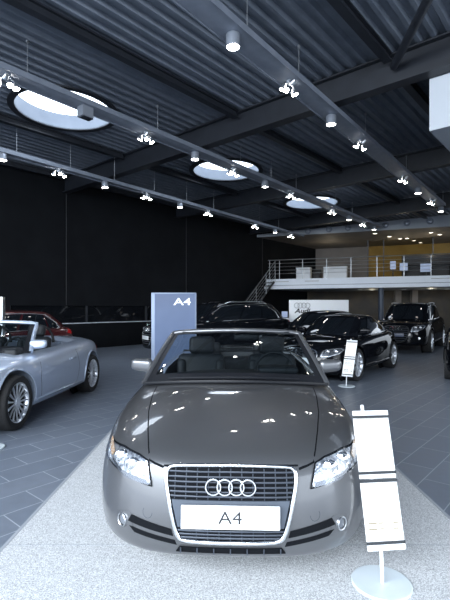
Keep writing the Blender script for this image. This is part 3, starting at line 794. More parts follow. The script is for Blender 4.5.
def seat(parent, x, y, z, rear=False, m='leather'):
    s = MB().box((x, y, z + 0.10), (0.50, 0.52, 0.16), bevel=0.05, seg=3).build('seat', M[m], parent, 50)
    R = Matrix.Rotation(-0.26, 3, 'X')
    MB().box((x, y + 0.33, z + 0.42), (0.49, 0.15, 0.60), R, bevel=0.055, seg=4).build('backrest', M[m], s, 50)
    for sx in (-1, 1): MB().box((x + sx * 0.20, y + 0.29, z + 0.40), (0.09, 0.15, 0.52), R, bevel=0.035, seg=3).build('bolster', M[m], s, 50)
    MB().box((x, y + 0.435, z + 0.80), (0.27, 0.11, 0.185), R, bevel=0.045, seg=4).build('headrest', M[m], s, 50)
    for sx in (-0.06, 0.06): MB().tube([(x + sx, y + 0.40, z + 0.64), (x + sx, y + 0.43, z + 0.76)], 0.007, 6).build('headrest_post', M['chrome'], s)
def door_mirror(parent, sx, x, y, z, m, s=1.0):
    mb = MB().box((0, 0, 0), (0.215, 0.115, 0.135), bevel=0.045, seg=4)
    for v_ in mb.bm.verts:
        t = v_.co.x / 0.215 + 0.5; k = 1.0 - 0.22 * t
        v_.co.z *= k; v_.co.y *= (1.0 - 0.25 * t); v_.co.z += 0.012 * t; v_.co.y += 0.03 * t
        if v_.co.y > 0.035: v_.co.y = 0.035 + 0.3 * (v_.co.y - 0.035)
    if sx < 0: bmesh.ops.scale(mb.bm, vec=(-1, 1, 1), verts=mb.bm.verts)
    o = mb.build('door_mirror', m, parent, 60); o.location = (x * sx, y, z); o.scale = (s, s, s)
    MB().tube([(-0.07 * sx, 0.0, -0.045), (-0.16 * sx, 0.0, -0.085)], 0.022, 8).build('mirror_arm', M['trim_black'], o)
    MB().box((0.0, 0.046, 0.0), (0.16, 0.006, 0.085), bevel=0.002).build('mirror_glass', M['chrome'], o)
    return o
def face(bvh, parent, P, prm):
    """front end of a car projected on its body"""
    xs, z0, zs = P['W'] / 1.8, P['zf'][0], P['zf'][1]
    T = lambda poly: [(x * xs, z0 + z * zs) for x, z in poly]
    gr = rounded(T(P.get('grille', [(-0.34, 0.98), (0.34, 0.98), (0.365, 0.62), (0.26, 0.10), (-0.26, 0.10), (-0.365, 0.62)])), 2)
    g = patch_mb(bvh, gr, 'front', 0.004, 0.04, 0.02).build('grille', M['dark_void'], parent)
    MB().tube([cast(bvh, 'front', a, b, 0.008) for a, b in gr], 0.017, 6, closed=True).build('grille_frame', M['chrome' if prm else 'trim_black'], g, 60)
    gx = lambda z: max([abs(a) for a, b in gr if abs(b - z) < 0.06 * zs] or [0.25 * xs]) - 0.02
    mb = MB()
    for k in range(7):
        z = z0 + zs * (0.20 + 0.11 * k); w = gx(z)
        mb.tube([cast(bvh, 'front', -w + 2 * w * q / 8, z, 0.010) for q in range(9)], 0.009, 5)
    mb.build('grille_slat', M['slat'], g)
    zr = z0 + zs * 0.83; c = cast(bvh, 'front', 0, zr, 0.022)
    rings_logo('ring_logo', c, 0.055 * xs, 0.075 * xs, 0.008, M['chrome'], g)
    c = cast(bvh, 'front', 0, z0 + zs * P.get('pz', 0.48), 0.03)
    pl_ = MB().box(c, (0.52, 0.012, 0.115), bevel=0.003).build('number_plate', M[P.get('plate', 'plate')], parent)
    hl = P.get('head', [(0.41, 0.66), (0.44, 0.94), (0.60, 1.03), (0.72, 1.06), (0.77, 0.98), (0.72, 0.80), (0.56, 0.66)])
    for sx in (1, -1):
        poly = [(x * sx, z) for x, z in T(hl)]
        h = patch_mb(bvh, rounded(poly, 1), 'front', 0.004, 0.03, 0.02).build('headlight', M['lampdark'], parent)
        cx_ = sum(p[0] for p in poly) / len(poly); cz_ = sum(p[1] for p in poly) / len(poly)
        for dx, rr in ((-0.075 * sx, 0.050), (0.055 * sx, 0.052)):
            c = cast(bvh, 'front', cx_ + dx, cz_ + 0.01, 0.006)
            MB().lathe([(rr, 0.0), (rr * 0.9, -0.012), (rr * 0.6, -0.02), (0.001, -0.024)], 'Y', 18).build('lamp_lens', M['reflector'], h, 60).location = c
        ins = [(cx_ + (a - cx_) * 0.86, cz_ + (b - cz_) * 0.80) for a, b in poly]
        strip_mb(bvh, ins, 'front', 0.012, 0.008, 0.04, closed=True).build('light_strip', M['reflector'], h)
        it = [(x * sx, z) for x, z in T([(0.43, 0.12), (0.42, 0.36), (0.74, 0.44), (0.72, 0.24)])]
        f = patch_mb(bvh, rounded(it, 2), 'front', 0.003, 0.04, 0.02).build('air_intake', M['dark_void'], parent)
        c = cast(bvh, 'front', it[2][0] * 0.85, z0 + zs * 0.32, 0.008)
        MB().lathe([(0.045, 0.0), (0.045, -0.012), (0.036, -0.014), (0.03, -0.006), (0.001, -0.010)], 'Y', 18).build('fog_lamp', M['reflector'], f, 60).location = c
def cabin_surf(C):
    net = []
    for i, ((bx, by), (rx, ry)) in enumerate(zip(C['belt'], C['roof'])):
        zb_, zr_ = C['zbelt'][i], C['zroof'][i]
        B = Vector((bx, by, zb_)); R = Vector((rx, ry, zr_))
        sp = Vector((0, min(max(ry, C['roof'][0][1] + 0.02 * i + 0.25), C['roof'][-1][1] - 0.02 * (8 - i) - 0.2), 0))
        o = (B - Vector((0, by * 0.0 + (C['roof'][0][1] + C['roof'][-1][1]) / 2, zb_))); o.z = 0; o.normalize()
        row = [B + Vector((0, 0, -0.14)) + o * 0.01, B, B.lerp(R, 0.35) + o * 0.018, B.lerp(R, 0.75) + o * 0.022, R + o * 0.0]
        for w in (0.14, 0.5, 1.0):
            q = R.lerp(sp, w); zc = C['crown']; q.z = zr_ + zc * (1 - (1 - w) ** 2); row.append(q)
        net.append(row)
    s = Surf(net, True, (False, True)); s.core = (0, (C['roof'][0][1] + C['roof'][-1][1]) / 2, C['zbelt'][0]); return s
def plan_std(L, W, nose=0.62, tail=0.55):
    h = W / 2
    return [(0, 0, 1, 0), (0.30 * h, 0.012, 1, 0), (0.52 * h, 0.05, 1, 0), (0.70 * h, 0.14, 1, 0), (0.82 * h, 0.27, 0.8, 0), (0.91 * h, nose * 0.72, 0.45, 0), (0.965 * h, nose * 1.05, 0.15, 0), (1.0 * h, nose * 1.6, 0, 0), (1.0 * h, L * 0.33, 0, 0), (1.0 * h, L * 0.46, 0, 0), (1.0 * h, L * 0.60, 0, 0), (1.0 * h, L * 0.72, 0, 0), (0.985 * h, L - tail * 1.35, 0, 0.1), (0.94 * h, L - tail * 0.8, 0, 0.4), (0.84 * h, L - tail * 0.4, 0, 0.8), (0.66 * h, L - tail * 0.14, 0, 1), (0.36 * h, L - 0.015, 0, 1), (0, L, 0, 1)]
NOSE = [(0.10, 0.0), (0.02, 0.03), (-0.008, 0.25), (0.0, 0.55), (0.035, 0.80), (0.08, 0.97), (0.15, 1.03)]
SIDE = [(0.10, 0.0), (0.04, 0.02), (0.004, 0.22), (-0.004, 0.50), (0.016, 0.76), (0.055, 0.93), (0.12, 1.0)]
TAIL = [(0.16, 0.0), (0.05, 0.04), (0.0, 0.30), (-0.005, 0.58), (0.02, 0.80), (0.06, 0.95), (0.13, 1.0)]

def build_car(P, loc, th, label, cat='car', group=None, name=None, pm='paint_black', style=(10, 0.016, False), cabin=True):
    root = thing(name or P['name'], label, cat, (loc[0], loc[1], 0), -math.radians(th), group)
    s = body_surf(P); me = surf_mesh(s, 'body', M[pm])
    bv = bmesh.new(); bv.from_mesh(me); bvh = BVHTree.FromBMesh(bv); bv.free()
    cuts = wheel_cutters(P)
    if P.get('cockpit'):
        c = MB(); c.prism(P['cockpit'], P['tubz'] - 0.02, 2.2); cuts.append(c.bm)
    me = boolean(me, cuts); smooth(me, 30); link('body', me, root)
    for yw in P['axles']:
        for sx in (1, -1):
            make_wheel(P, root, sx, yw, style)
            # arch lip following the opening
            R_ = P['wr'] + P.get('gap', 0.045); zc_ = P['wr'] + P.get('arch_up', 0.01); pts = []
            for k in range(25):
                a = PI * (-0.08 + 1.16 * k / 24)
                q = cast(bvh, 'side', yw + (R_ + 0.012) * math.cos(a), zc_ + (R_ + 0.012) * math.sin(a), 0.0)
                if q.x > P['W'] * 0.36: pts.append(Vector((q.x * sx, q.y, q.z)))
            if len(pts) > 4: MB().tube(pts, 0.014, 6).build('arch_lip', M[pm if not P.get('cladding') else 'trim_black'], root, 60)
            MB().cyl((sx * (P['W'] / 2 - 0.30), yw, zc_), R_ + 0.03, 0.02, 'X', 32).build('wheel_well', M['dark_void'], root)
    face(bvh, root, P, P.get('chrome', True))
    for sx in (1, -1):
        mb = MB()
        for ln in P['seams']: strip_mb(bvh, ln, 'side', 0.008, 0.0012, 0.05, mb)
        if sx < 0: bmesh.ops.scale(mb.bm, vec=(-1, 1, 1), verts=mb.bm.verts)
        mb.build('door_seam', M['dark_void'], root)
        for (hy, hz) in P['handles']:
            q = cast(bvh, 'side', hy, hz, 0.012)
            MB().box((q.x * sx, q.y, q.z), (0.025, 0.20, 0.028), bevel=0.010).build('door_handle', M[pm], root)
        q = cast(bvh, 'side', P['mir'][0], P['mir'][1] - 0.1, 0)
        door_mirror(root, sx, q.x + 0.11 + P['mir'][2], P['mir'][0], P['mir'][1], M[pm], 1.05)
        tl = patch_mb(bvh, [(P['L'] - a, b) for a, b in P['tail_lamp']], 'side', 0.004, 0.05, 0.01)
        if sx < 0: bmesh.ops.scale(tl.bm, vec=(-1, 1, 1), verts=tl.bm.verts)
        tl.build('tail_light', M['redlamp'], root)
        if P.get('sill', True):
            pts = [cast(bvh, 'side', P['axles'][0] + P['wr'] + 0.08 + (P['axles'][1] - P['axles'][0] - 2 * P['wr'] - 0.16) * k / 8, P['zb'][0][1] + 0.10, 0.004) for k in range(9)]
            MB().tube([Vector((p.x * sx, p.y, p.z)) for p in pts], 0.02, 6).build('sill', M['trim_black'] if P.get('cladding') else M[pm], root, 60)
    if cabin:
        C = P['cabin']; cs = cabin_surf(C); nu, nv = 8 * 7, 7 * 4
        mb = MB(); mb.grid([[cs.at(a / 7, b / 4) for b in range(nv + 1)] for a in range(nu + 1)])
        for v_ in mb.bm.verts:
            if abs(v_.co.x) < 1e-4: v_.co.x = 0
        roof = mb.build('roof', M[pm], root, 35, merge=1e-4, mirror=True)
        rows = cs.patch(0, 1.62, 0.75, 3.55, 0.006, 14, 8)
        MB().grid(rows).build('windscreen', M['carwindow'], root, 60, merge=1e-4, mirror=True)
        rows = cs.patch(8, 6.75, 1.0, 3.5, 0.006, 10, 8)
        MB().grid(rows).build('rear_window', M['carwindow'], root, 60, merge=1e-4, mirror=True)
        for sx in (1, -1):
            for (ua, ub, ta, tb) in C['panes']:
                rows = cs.patch(ua, ub, 1.0, 3.4, 0.006, 14, 6, lambda f: 0.95, (lambda f, ta=ta, tb=tb: ta + (tb - ta) * f))
                rows = [[Vector((p.x * sx, p.y, p.z)) for p in r] for r in rows]
                MB().grid(rows).build('side_window', M['carwindow'], root, 60)
            tr = [cs.patch(u_, u_ + 0.01, 1, 2, 0.010, 1, 1, lambda f, v_=v_: v_, lambda f, v_=v_: v_ + 0.01)[0][0] for u_, v_ in C['trim']]
            MB().tube([Vector((p.x * sx, p.y, p.z)) for p in tr], 0.010, 6).build('window_trim', M['satin' if C.get('bright', True) else 'trim_black'], root, 60)
            if C.get('rails'):
                tr = [cs.patch(u_, u_ + 0.01, 4.2, 4.3, 0.045 if 0 < k < 8 else 0.0, 1, 1)[0][0] for k, u_ in enumerate([2.6 + 3.0 * q / 8 for q in range(9)])]
                MB().tube([Vector((p.x * sx, p.y, p.z)) for p in tr], 0.016, 6).build('roof_rail', M['satin'], root, 60)
    return root, bvh, s

def keys_scale(ks, sy, sz): return [(a * sy, b * sz) for a, b in ks]
TT = dict(name='coupe', L=4.18, W=1.84, axles=(0.89, 3.36), wr=0.335, tw=0.235, rimf=0.73, spine=(0.42, 3.9), plan=plan_std(4.18, 1.84, 0.66, 0.6),
    nose=NOSE, side=SIDE, tail=TAIL, zb=[(0, 0.19), (0.7, 0.20), (2, 0.19), (3.6, 0.22), (4.18, 0.27)],
    ze=[(0, 0.66), (0.3, 0.71), (0.6, 0.76), (0.9, 0.80), (1.3, 0.84), (2.0, 0.885), (2.8, 0.91), (3.4, 0.925), (3.9, 0.90), (4.18, 0.84)],
    zc=[(0, 0.68), (0.3, 0.755), (0.6, 0.835), (0.9, 0.885), (1.25, 0.93), (1.6, 0.94), (2.8, 0.95), (3.5, 0.985), (3.9, 0.97), (4.18, 0.88)],
    zf=(0.23, 0.45), mir=(1.62, 0.985, 0.0), seams=[[(1.45, 0.27), (1.42, 0.55), (1.50, 0.86)], [(2.62, 0.27), (2.72, 0.55), (2.66, 0.88)], [(1.45, 0.27), (2.62, 0.27)]],
    handles=[(2.48, 0.70)], tail_lamp=[(0.10, 0.66), (0.10, 0.78), (0.34, 0.80), (0.36, 0.70)])
TT['cabin'] = dict(belt=[(0, 1.18), (0.34, 1.21), (0.64, 1.34), (0.77, 1.72), (0.79, 2.3), (0.78, 3.0), (0.72, 3.56), (0.44, 3.88), (0, 3.95)],
    roof=[(0, 1.98), (0.28, 2.00), (0.50, 2.08), (0.555, 2.30), (0.56, 2.55), (0.545, 2.72), (0.48, 2.84), (0.28, 2.90), (0, 2.92)],
    zbelt=[0.92, 0.92, 0.89, 0.90, 0.93, 0.945, 0.95, 0.965, 0.97], zroof=[1.315, 1.315, 1.305, 1.315, 1.32, 1.31, 1.285, 1.275, 1.275], crown=0.045,
    panes=[(2.35, 4.85, 3.2, 3.45), (4.98, 6.05, 3.4, 1.9)], trim=[(2.35, 0.95), (3.5, 0.95), (5, 0.95), (6.1, 0.95)])
SEDAN = dict(name='saloon_car', L=4.59, W=1.78, axles=(0.90, 3.55), wr=0.32, tw=0.22, rimf=0.70, spine=(0.42, 4.3), plan=plan_std(4.59, 1.78),
    nose=NOSE, side=SIDE, tail=TAIL, zb=[(0, 0.20), (2, 0.19), (4.0, 0.22), (4.59, 0.28)],
    ze=[(0, 0.67), (0.3, 0.72), (0.6, 0.765), (0.9, 0.80), (1.3, 0.84), (2.0, 0.885), (3.4, 0.93), (4.2, 0.95), (4.59, 0.88)],
    zc=[(0, 0.69), (0.3, 0.765), (0.6, 0.845), (0.9, 0.895), (1.25, 0.94), (1.6, 0.95), (3.4, 1.0), (4.2, 1.02), (4.59, 0.93)],
    zf=(0.23, 0.46), mir=(1.62, 1.0, 0.0), seams=[[(1.5, 0.26), (1.48, 0.6), (1.54, 0.86)], [(2.55, 0.26), (2.55, 0.9)], [(3.25, 0.45), (3.45, 0.75), (3.4, 0.9)]],
    handles=[(2.40, 0.76), (3.30, 0.79)], tail_lamp=[(0.06, 0.72), (0.06, 0.88), (0.34, 0.88), (0.34, 0.76)])
SEDAN['cabin'] = dict(belt=[(0, 1.2), (0.36, 1.23), (0.66, 1.36), (0.76, 1.75), (0.775, 2.5), (0.76, 3.2), (0.70, 3.62), (0.42, 3.86), (0, 3.92)],
    roof=[(0, 1.98), (0.30, 2.0), (0.52, 2.08), (0.575, 2.35), (0.58, 2.7), (0.57, 3.0), (0.52, 3.16), (0.32, 3.22), (0, 3.24)],
    zbelt=[0.93, 0.93, 0.90, 0.91, 0.94, 0.965, 0.98, 1.0, 1.0], zroof=[1.375, 1.375, 1.365, 1.375, 1.385, 1.38, 1.36, 1.35, 1.35], crown=0.05,
    panes=[(2.35, 4.05, 3.2, 3.5), (4.15, 5.3, 3.5, 3.4), (5.36, 6.0, 3.3, 1.9)], trim=[(2.3, 0.95), (3.5, 0.95), (5, 0.95), (6.0, 0.95), (5.95, 2.0), (5.5, 3.4), (4.5, 3.6), (3.4, 3.6), (2.5, 3.3), (2.2, 2.2)])
HATCH = dict(SEDAN); HATCH.update(name='hatchback_car', L=4.25, plan=plan_std(4.25, 1.77), axles=(0.86, 3.44), spine=(0.42, 3.95), tail_lamp=[(0.08, 0.78), (0.06, 0.96), (0.30, 0.98), (0.36, 0.84)],
    zc=[(0, 0.69), (0.3, 0.765), (0.6, 0.845), (0.9, 0.895), (1.25, 0.94), (1.6, 0.95), (3.4, 0.99), (4.0, 1.0), (4.25, 0.93)], ze=[(0, 0.67), (0.3, 0.72), (0.6, 0.765), (0.9, 0.80), (1.3, 0.84), (2.0, 0.90), (3.4, 0.97), (4.0, 0.99), (4.25, 0.92)])
HATCH['cabin'] = dict(SEDAN['cabin']); HATCH['cabin'].update(
    belt=[(0, 1.15), (0.36, 1.18), (0.66, 1.31), (0.76, 1.7), (0.775, 2.5), (0.76, 3.2), (0.72, 3.75), (0.46, 4.05), (0, 4.12)],
    roof=[(0, 1.9), (0.30, 1.92), (0.52, 2.0), (0.575, 2.3), (0.58, 2.75), (0.565, 3.2), (0.53, 3.46), (0.34, 3.60), (0, 3.64)],
    zroof=[1.39, 1.39, 1.38, 1.40, 1.41, 1.40, 1.375, 1.36, 1.36])
SUV = dict(name='suv', L=5.08, W=1.98, axles=(0.98, 3.98), wr=0.385, tw=0.275, rimf=0.68, spine=(0.45, 4.75), plan=plan_std(5.08, 1.98, 0.66, 0.55), gap=0.05,
    nose=NOSE, side=SIDE, tail=TAIL, zb=[(0, 0.27), (2, 0.26), (4.4, 0.28), (5.08, 0.36)], cladding=True,
    ze=[(0, 0.90), (0.3, 0.95), (0.7, 1.0), (1.3, 1.05), (2.2, 1.09), (3.6, 1.13), (4.6, 1.15), (5.08, 1.08)],
    zc=[(0, 0.92), (0.3, 1.0), (0.7, 1.075), (1.3, 1.13), (1.7, 1.14), (3.6, 1.16), (4.6, 1.18), (5.08, 1.1)],
    zf=(0.32, 0.60), mir=(1.78, 1.22, 0.02), seams=[[(1.65, 0.40), (1.62, 0.75), (1.68, 1.08)], [(2.75, 0.40), (2.75, 1.1)], [(3.55, 0.62), (3.78, 0.9), (3.7, 1.1)]],
    handles=[(2.58, 0.96), (3.62, 0.98)], tail_lamp=[(0.08, 0.92), (0.06, 1.12), (0.30, 1.14), (0.34, 0.98)])
SUV['cabin'] = dict(belt=[(0, 1.32), (0.40, 1.35), (0.74, 1.48), (0.85, 1.9), (0.87, 2.7), (0.86, 3.6), (0.80, 4.45), (0.50, 4.84), (0, 4.90)],
    roof=[(0, 2.10), (0.34, 2.12), (0.60, 2.2), (0.665, 2.5), (0.675, 3.1), (0.665, 3.7), (0.62, 4.15), (0.40, 4.36), (0, 4.40)],
    zbelt=[1.11, 1.11, 1.08, 1.09, 1.12, 1.15, 1.17, 1.18, 1.18], zroof=[1.645, 1.645, 1.635, 1.655, 1.675, 1.665, 1.635, 1.62, 1.62], crown=0.05, rails=True,
    panes=[(2.35, 4.0, 3.2, 3.5), (4.08, 5.0, 3.5, 3.5), (5.08, 6.0, 3.45, 2.2)], trim=[(2.3, 0.95), (3.5, 0.95), (5, 0.95), (6.05, 1.0), (6.0, 2.2), (5.5, 3.4), (4.5, 3.6), (3.4, 3.6), (2.5, 3.3), (2.2, 2.2)])

WHITE10 = (10, 0.014, False)
build_car(SUV, (-2.37, 13.2), 60, 'black tall estate car parked side-on behind the blue sign and the grey convertible', group='black cars in the hall')
build_car(SUV, (-3.0, 17.0), 66, 'dark car farthest back at the black wall behind the tall black estate car', group='black cars in the hall', pm='paint_navy')
M['navyplate'] = mat('dark_blue_plate', (0.05, 0.065, 0.11), 0.4)
build_car(dict(SUV, chrome=False, plate='navyplate'), (5.61, 14.48), 33, 'black off-roader facing forward beside the column under the mezzanine', group='black cars in the hall', pm='paint_navy', style=(5, 0.030, True))
build_car(TT, (1.485, 8.86), 37, 'black low coupe behind the small information stand', group='black cars in the hall', style=(9, 0.020, False))
build_car(SEDAN, (1.29, 12.3), 48, 'black saloon whose roof rises between the black coupe and the white display board', group='black cars in the hall')
build_car(SEDAN, (5.02, 8.12), 27, 'dark car cut off by the right edge with only its front corner in view', group='black cars in the hall')
build_car(HATCH, (-7.3, 9.24), 40.7, 'dark red car parked along the black wall behind the silver roadster', pm='paint_red')

# ---- silver roadster
RO = dict(TT); RO['name'] = 'roadster'
RO['cockpit'] = [(-0.50, 1.50), (0.50, 1.50), (0.66, 1.62), (0.69, 2.3), (0.66, 2.62), (0.52, 2.72), (-0.52, 2.72), (-0.66, 2.62), (-0.69, 2.3), (-0.66, 1.62)]; RO['tubz'] = 0.42
def tub(parent, plan, z, zt):
    mb = MB(); bm = mb.bm; q = [(x * 0.985, 0.985 * (y - 2.2) + 2.2) for x, y in plan]
    lo = [bm.verts.new((x, y, z)) for x, y in q]; hi = [bm.verts.new((x, y, zt)) for x, y in q]; n = len(q)
    bm.faces.new(lo)
    for i in range(n): bm.faces.new((lo[i], lo[(i + 1) % n], hi[(i + 1) % n], hi[i]))
    return mb.build('cockpit_lining', M['leather'], parent)
rs, bvh, srf = build_car(RO, (-3.50, 4.60), 4.0, 'ice silver open roadster with its windscreen and driver door in view', pm='paint_silver', style=(15, 0.0125, False), cabin=False)
tub(rs, RO['cockpit'], 0.42, 0.86)
windscreen(rs, (0.72, 1.15, 1.52, 0.94, 0.895), (0.575, 1.78, 1.98, 1.30, 1.27), M['paint_silver'], 0.030)
for x in (-0.36, 0.36): seat(rs, x, 1.95, 0.34)
MB().box((0, 1.50, 0.88), (1.28, 0.42, 0.16), bevel=0.05, seg=3).build('dashboard', M['leather'], rs)
w = MB().tube([Vector((0.36 + 0.18 * math.cos(a), 1.78 + 0.06 * math.sin(a), 0.90 + 0.17 * math.sin(a))) for a in [2 * PI * k / 24 for k in range(24)]], 0.016, 8, closed=True).build('steering_wheel', M['leather'], rs)
for x in (-0.36, 0.36): MB().tube([Vector((x + 0.17 * math.cos(a), 2.60 , 0.94 + 0.25 * math.sin(a))) for a in [PI * k / 14 for k in range(15)]], 0.022, 8).build('roll_hoop', M['trim_black'], rs, 60)
mb = MB(); rows = []
for a in range(9):
    y = 2.74 + 0.50 * a / 8
    rows.append([Vector((x, y, cast(bvh, 'top', x, y).z + 0.012 + 0.055 * math.sin(PI * min(1, (a + 1.0) / 10)) * (1 - (x / 0.72) ** 4))) for x in [-0.70 + 1.4 * k / 14 for k in range(15)]])
mb.grid(rows); mb.build('hood_cover', M['paint_silver'], rs, 60)
MB().tube([(0.0, 2.9, 1.0), (0.0, 3.08, 1.38)], 0.004, 6).build('aerial', M['trim_black'], rs)

# ---- grey convertible in front
HP = dict(L=4.57, W=1.77, axles=(0.93, 3.58), wr=0.325, tw=0.23, rimf=0.72, spine=(0.42, 4.3), inset=0.015,
    plan=[(0, 0, 1, 0), (0.26, 0.006, 1, 0), (0.45, 0.04, 1, 0), (0.60, 0.115, 1, 0), (0.715, 0.235, 0.85, 0), (0.795, 0.40, 0.5, 0), (0.85, 0.62, 0.2, 0), (0.882, 0.92, 0, 0), (0.886, 1.3, 0, 0), (0.886, 1.9, 0, 0), (0.886, 2.6, 0, 0), (0.88, 3.3, 0, 0), (0.865, 3.85, 0, 0.1), (0.83, 4.15, 0, 0.4), (0.74, 4.38, 0, 0.8), (0.58, 4.50, 0, 1), (0.32, 4.56, 0, 1), (0, 4.57, 0, 1)],
    nose=[(0.13, 0.0), (0.02, 0.01), (-0.012, 0.17), (-0.012, 0.48), (0.03, 0.80), (0.065, 0.97), (0.13, 1.06)],
    side=[(0.10, 0.0), (0.03, 0.02), (0.0, 0.22), (-0.006, 0.50), (0.02, 0.77), (0.06, 0.93), (0.13, 1.0)], tail=TAIL,
    zb=[(0, 0.185), (0.5, 0.19), (1, 0.185), (3.6, 0.2), (4.2, 0.22), (4.57, 0.27)],
    ze=[(0, 0.67), (0.15, 0.685), (0.3, 0.71), (0.6, 0.76), (0.9, 0.80), (1.2, 0.83), (1.6, 0.87), (2.5, 0.90), (3.3, 0.92), (4, 0.92), (4.57, 0.86)],
    zc=[(0, 0.68), (0.15, 0.705), (0.3, 0.765), (0.6, 0.845), (0.9, 0.895), (1.15, 0.925), (1.35, 0.93), (2, 0.93), (3.2, 0.95), (3.6, 0.97), (4.2, 0.95), (4.57, 0.87)])
PT = M['paint_grey']
hero = thing('convertible_car', 'warm grey open convertible with chrome-framed grille standing on the pale carpet', 'car', (0.028, 2.25, 0.008), -math.radians(2.2))
hs = body_surf(HP); me = surf_mesh(hs, 'body', PT, 9, 6)
bv = bmesh.new(); bv.from_mesh(me); HB = BVHTree.FromBMesh(bv); bv.free()
cock = [(-0.52, 1.40), (0.52, 1.40), (0.64, 1.52), (0.69, 2.2), (0.68, 3.0), (0.58, 3.18), (-0.58, 3.18), (-0.68, 3.0), (-0.69, 2.2), (-0.64, 1.52)]
cuts = wheel_cutters(HP); c = MB(); c.prism(cock, 0.40, 2.2); cuts.append(c.bm)
me = boolean(me, cuts); smooth(me, 30); link('body', me, hero)
for yw in HP['axles']:
    for sx in (1, -1):
        make_wheel(HP, hero, sx, yw, (10, 0.016, False))
        MB().cyl((sx * 0.585, yw, 0.33), 0.39, 0.02, 'X', 32).build('wheel_well', M['dark_void'], hero)
tub(hero, cock, 0.42, 0.87)
HM = Matrix.Translation(hero.location) @ Matrix.Rotation(hero.rotation_euler.z, 4, 'Z'); HI = HM.inverted()
def pix(x, y):
    o = HI @ Vector((0, 0, CH)); d = (HI.to_3x3() @ Vector(((x - 225) / F, 1, (HZ - y) / F))).normalized()
    h = HB.ray_cast(o, d)
    return h[0] if h[0] is not None else HB.find_nearest(o + d * 2.6)[0]
def fz(pts): return [(p.x, p.z) for p in (pix(x, y) for x, y in pts)]
def sym(left, right):
    """average of a left outline and the mirrored right outline, on the right (+x) side"""
    a, b = fz(left), fz(right)
    return [((-p[0] + q[0]) / 2, (p[1] + q[1]) / 2) for p, q in zip(a, b)]
# headlights
LL = [(109, 442), (113.5, 440.5), (124, 447), (140, 455), (149.5, 461), (153, 487), (137, 480.5), (124, 472.5), (111, 462), (106.5, 453)]
LR = [(356, 447), (351, 443), (339, 448.7), (324, 457), (315.6, 463), (311.5, 487.6), (328, 482.5), (340, 475), (352, 465), (357, 455)]
hl = sym(LL, LR)
for sx in (1, -1):
    poly = [(x * sx, z) for x, z in hl]
    h = patch_mb(HB, rounded(poly, 1), 'front', 0.004, 0.02, 0.02).build('headlight', M['reflector'], hero, 50)
    cx_ = sum(p[0] for p in poly) / len(poly); cz_ = sum(p[1] for p in poly) / len(poly)
    xin = min(abs(p[0]) for p in poly); xout = max(abs(p[0]) for p in poly)
    strip_mb(HB, poly, 'front', 0.008, 0.0055, 0.02, closed=True).build('lamp_seal', M['dark_void'], h)
    for fx_, dz, rr in ((0.34, 0.005, 0.040), (0.58, 0.022, 0.042)):
        x_ = xin + (xout - xin) * fx_; c = cast(HB, 'front', x_ * sx, cz_ + dz, 0.004)
        l_ = MB().lathe([(rr, 0.006), (rr, -0.004), (rr * 0.82, -0.010), (rr * 0.8, -0.004), (rr * 0.5, -0.012), (0.001, -0.016)], 'Y', 24).build('lamp_lens', M['chrome'], h, 40); l_.location = c
    am = [(xin + (xout - xin) * f) for f in (0.74, 0.80, 0.93, 0.94, 0.86)]
    az = [cz_ + d for d in (0.030, -0.002, 0.035, 0.070, 0.062)]
    patch_mb(HB, rounded([(x * sx, z) for x, z in zip(am, az)], 2), 'front', 0.009, 0.015, 0.004).build('indicator', M['amber'], h, 50)
    lo = [(xin + (xout - xin) * f, cz_ + d) for f, d in ((0.05, -0.075), (0.10, -0.052), (0.55, -0.035), (0.80, 0.0), (0.78, -0.015), (0.5, -0.062))]
    patch_mb(HB, [(x * sx, z) for x, z in lo], 'front', 0.006, 0.015, 0.003).build('lower_bezel', M['lampdark'], h, 50)
    patch_mb(HB, rounded(poly, 1), 'front', 0.016, 0.02, 0.0).build('lamp_cover', M['lampglass'], h, 60)
# radiator grille
GL = [(174, 466), (167.5, 470), (167, 482), (171, 508), (177.5, 535.5), (185, 541)]
GR = [(288, 466), (294.5, 470), (296, 482), (291.5, 508), (284.5, 535.5), (277, 541)]
g = sym(GL, GR); gpoly = rounded(g + [(-x, z) for x, z in reversed(g)], 2)
grl = patch_mb(HB, gpoly, 'front', 0.004, 0.025, 0.02).build('grille', M['dark_void'], hero)
MB().tube([cast(HB, 'front', a, b, 0.010) for a, b in densify(gpoly, 0.03)], 0.0095, 8, closed=True, flat=1.3).build('grille_frame', M['chrome'], grl, 60)
def gw(z):
    xs = []
    for (x1, z1), (x2, z2) in zip(gpoly, gpoly[1:] + gpoly[:1]):
        if (z1 - z) * (z2 - z) <= 0 and z1 != z2: xs.append(abs(x1 + (x2 - x1) * (z - z1) / (z2 - z1)))
    return max(xs) - 0.012 if xs else 0.2
zrow = lambda y: pix(231, y).z
for y in (472.5, 477.5, 482.5, 487.5, 492.5, 497, 531, 534.3, 537.6):
    z = zrow(y); w = gw(z)
    MB().tube([cast(HB, 'front', -w + 2 * w * q / 16, z, 0.010) for q in range(17)], 0.0048, 6, flat=1.0).build('grille_slat', M['slat'], grl, 60)
for k in range(-5, 6):
    x = k * 0.058
    for ya, yb in ((469, 500), (529, 541)):
        if abs(x) < gw(zrow(yb)): MB().tube([cast(HB, 'front', x, zrow(ya + (yb - ya) * q / 3), 0.006) for q in range(4)], 0.003, 4).build('grille_bar', M['slat'], grl)
za, zb_ = zrow(501), zrow(528)
hold = [(-gw(za) + 0.004, za), (gw(za) - 0.004, za), (gw(zb_) - 0.004, zb_), (-gw(zb_) + 0.004, zb_)]
patch_mb(HB, hold, 'front', 0.012, 0.03, 0.015).build('plate_holder', mat('plate_holder_grey', (0.075, 0.09, 0.115), 0.45, spec=0.3), grl)
zc_ = (zrow(503) + zrow(526.5)) / 2; q = cast(HB, 'front', 0, zc_, 0.02); tl_ = math.atan2(cast(HB, 'front', 0, zc_ + 0.05).y - cast(HB, 'front', 0, zc_ - 0.05).y, 0.1)
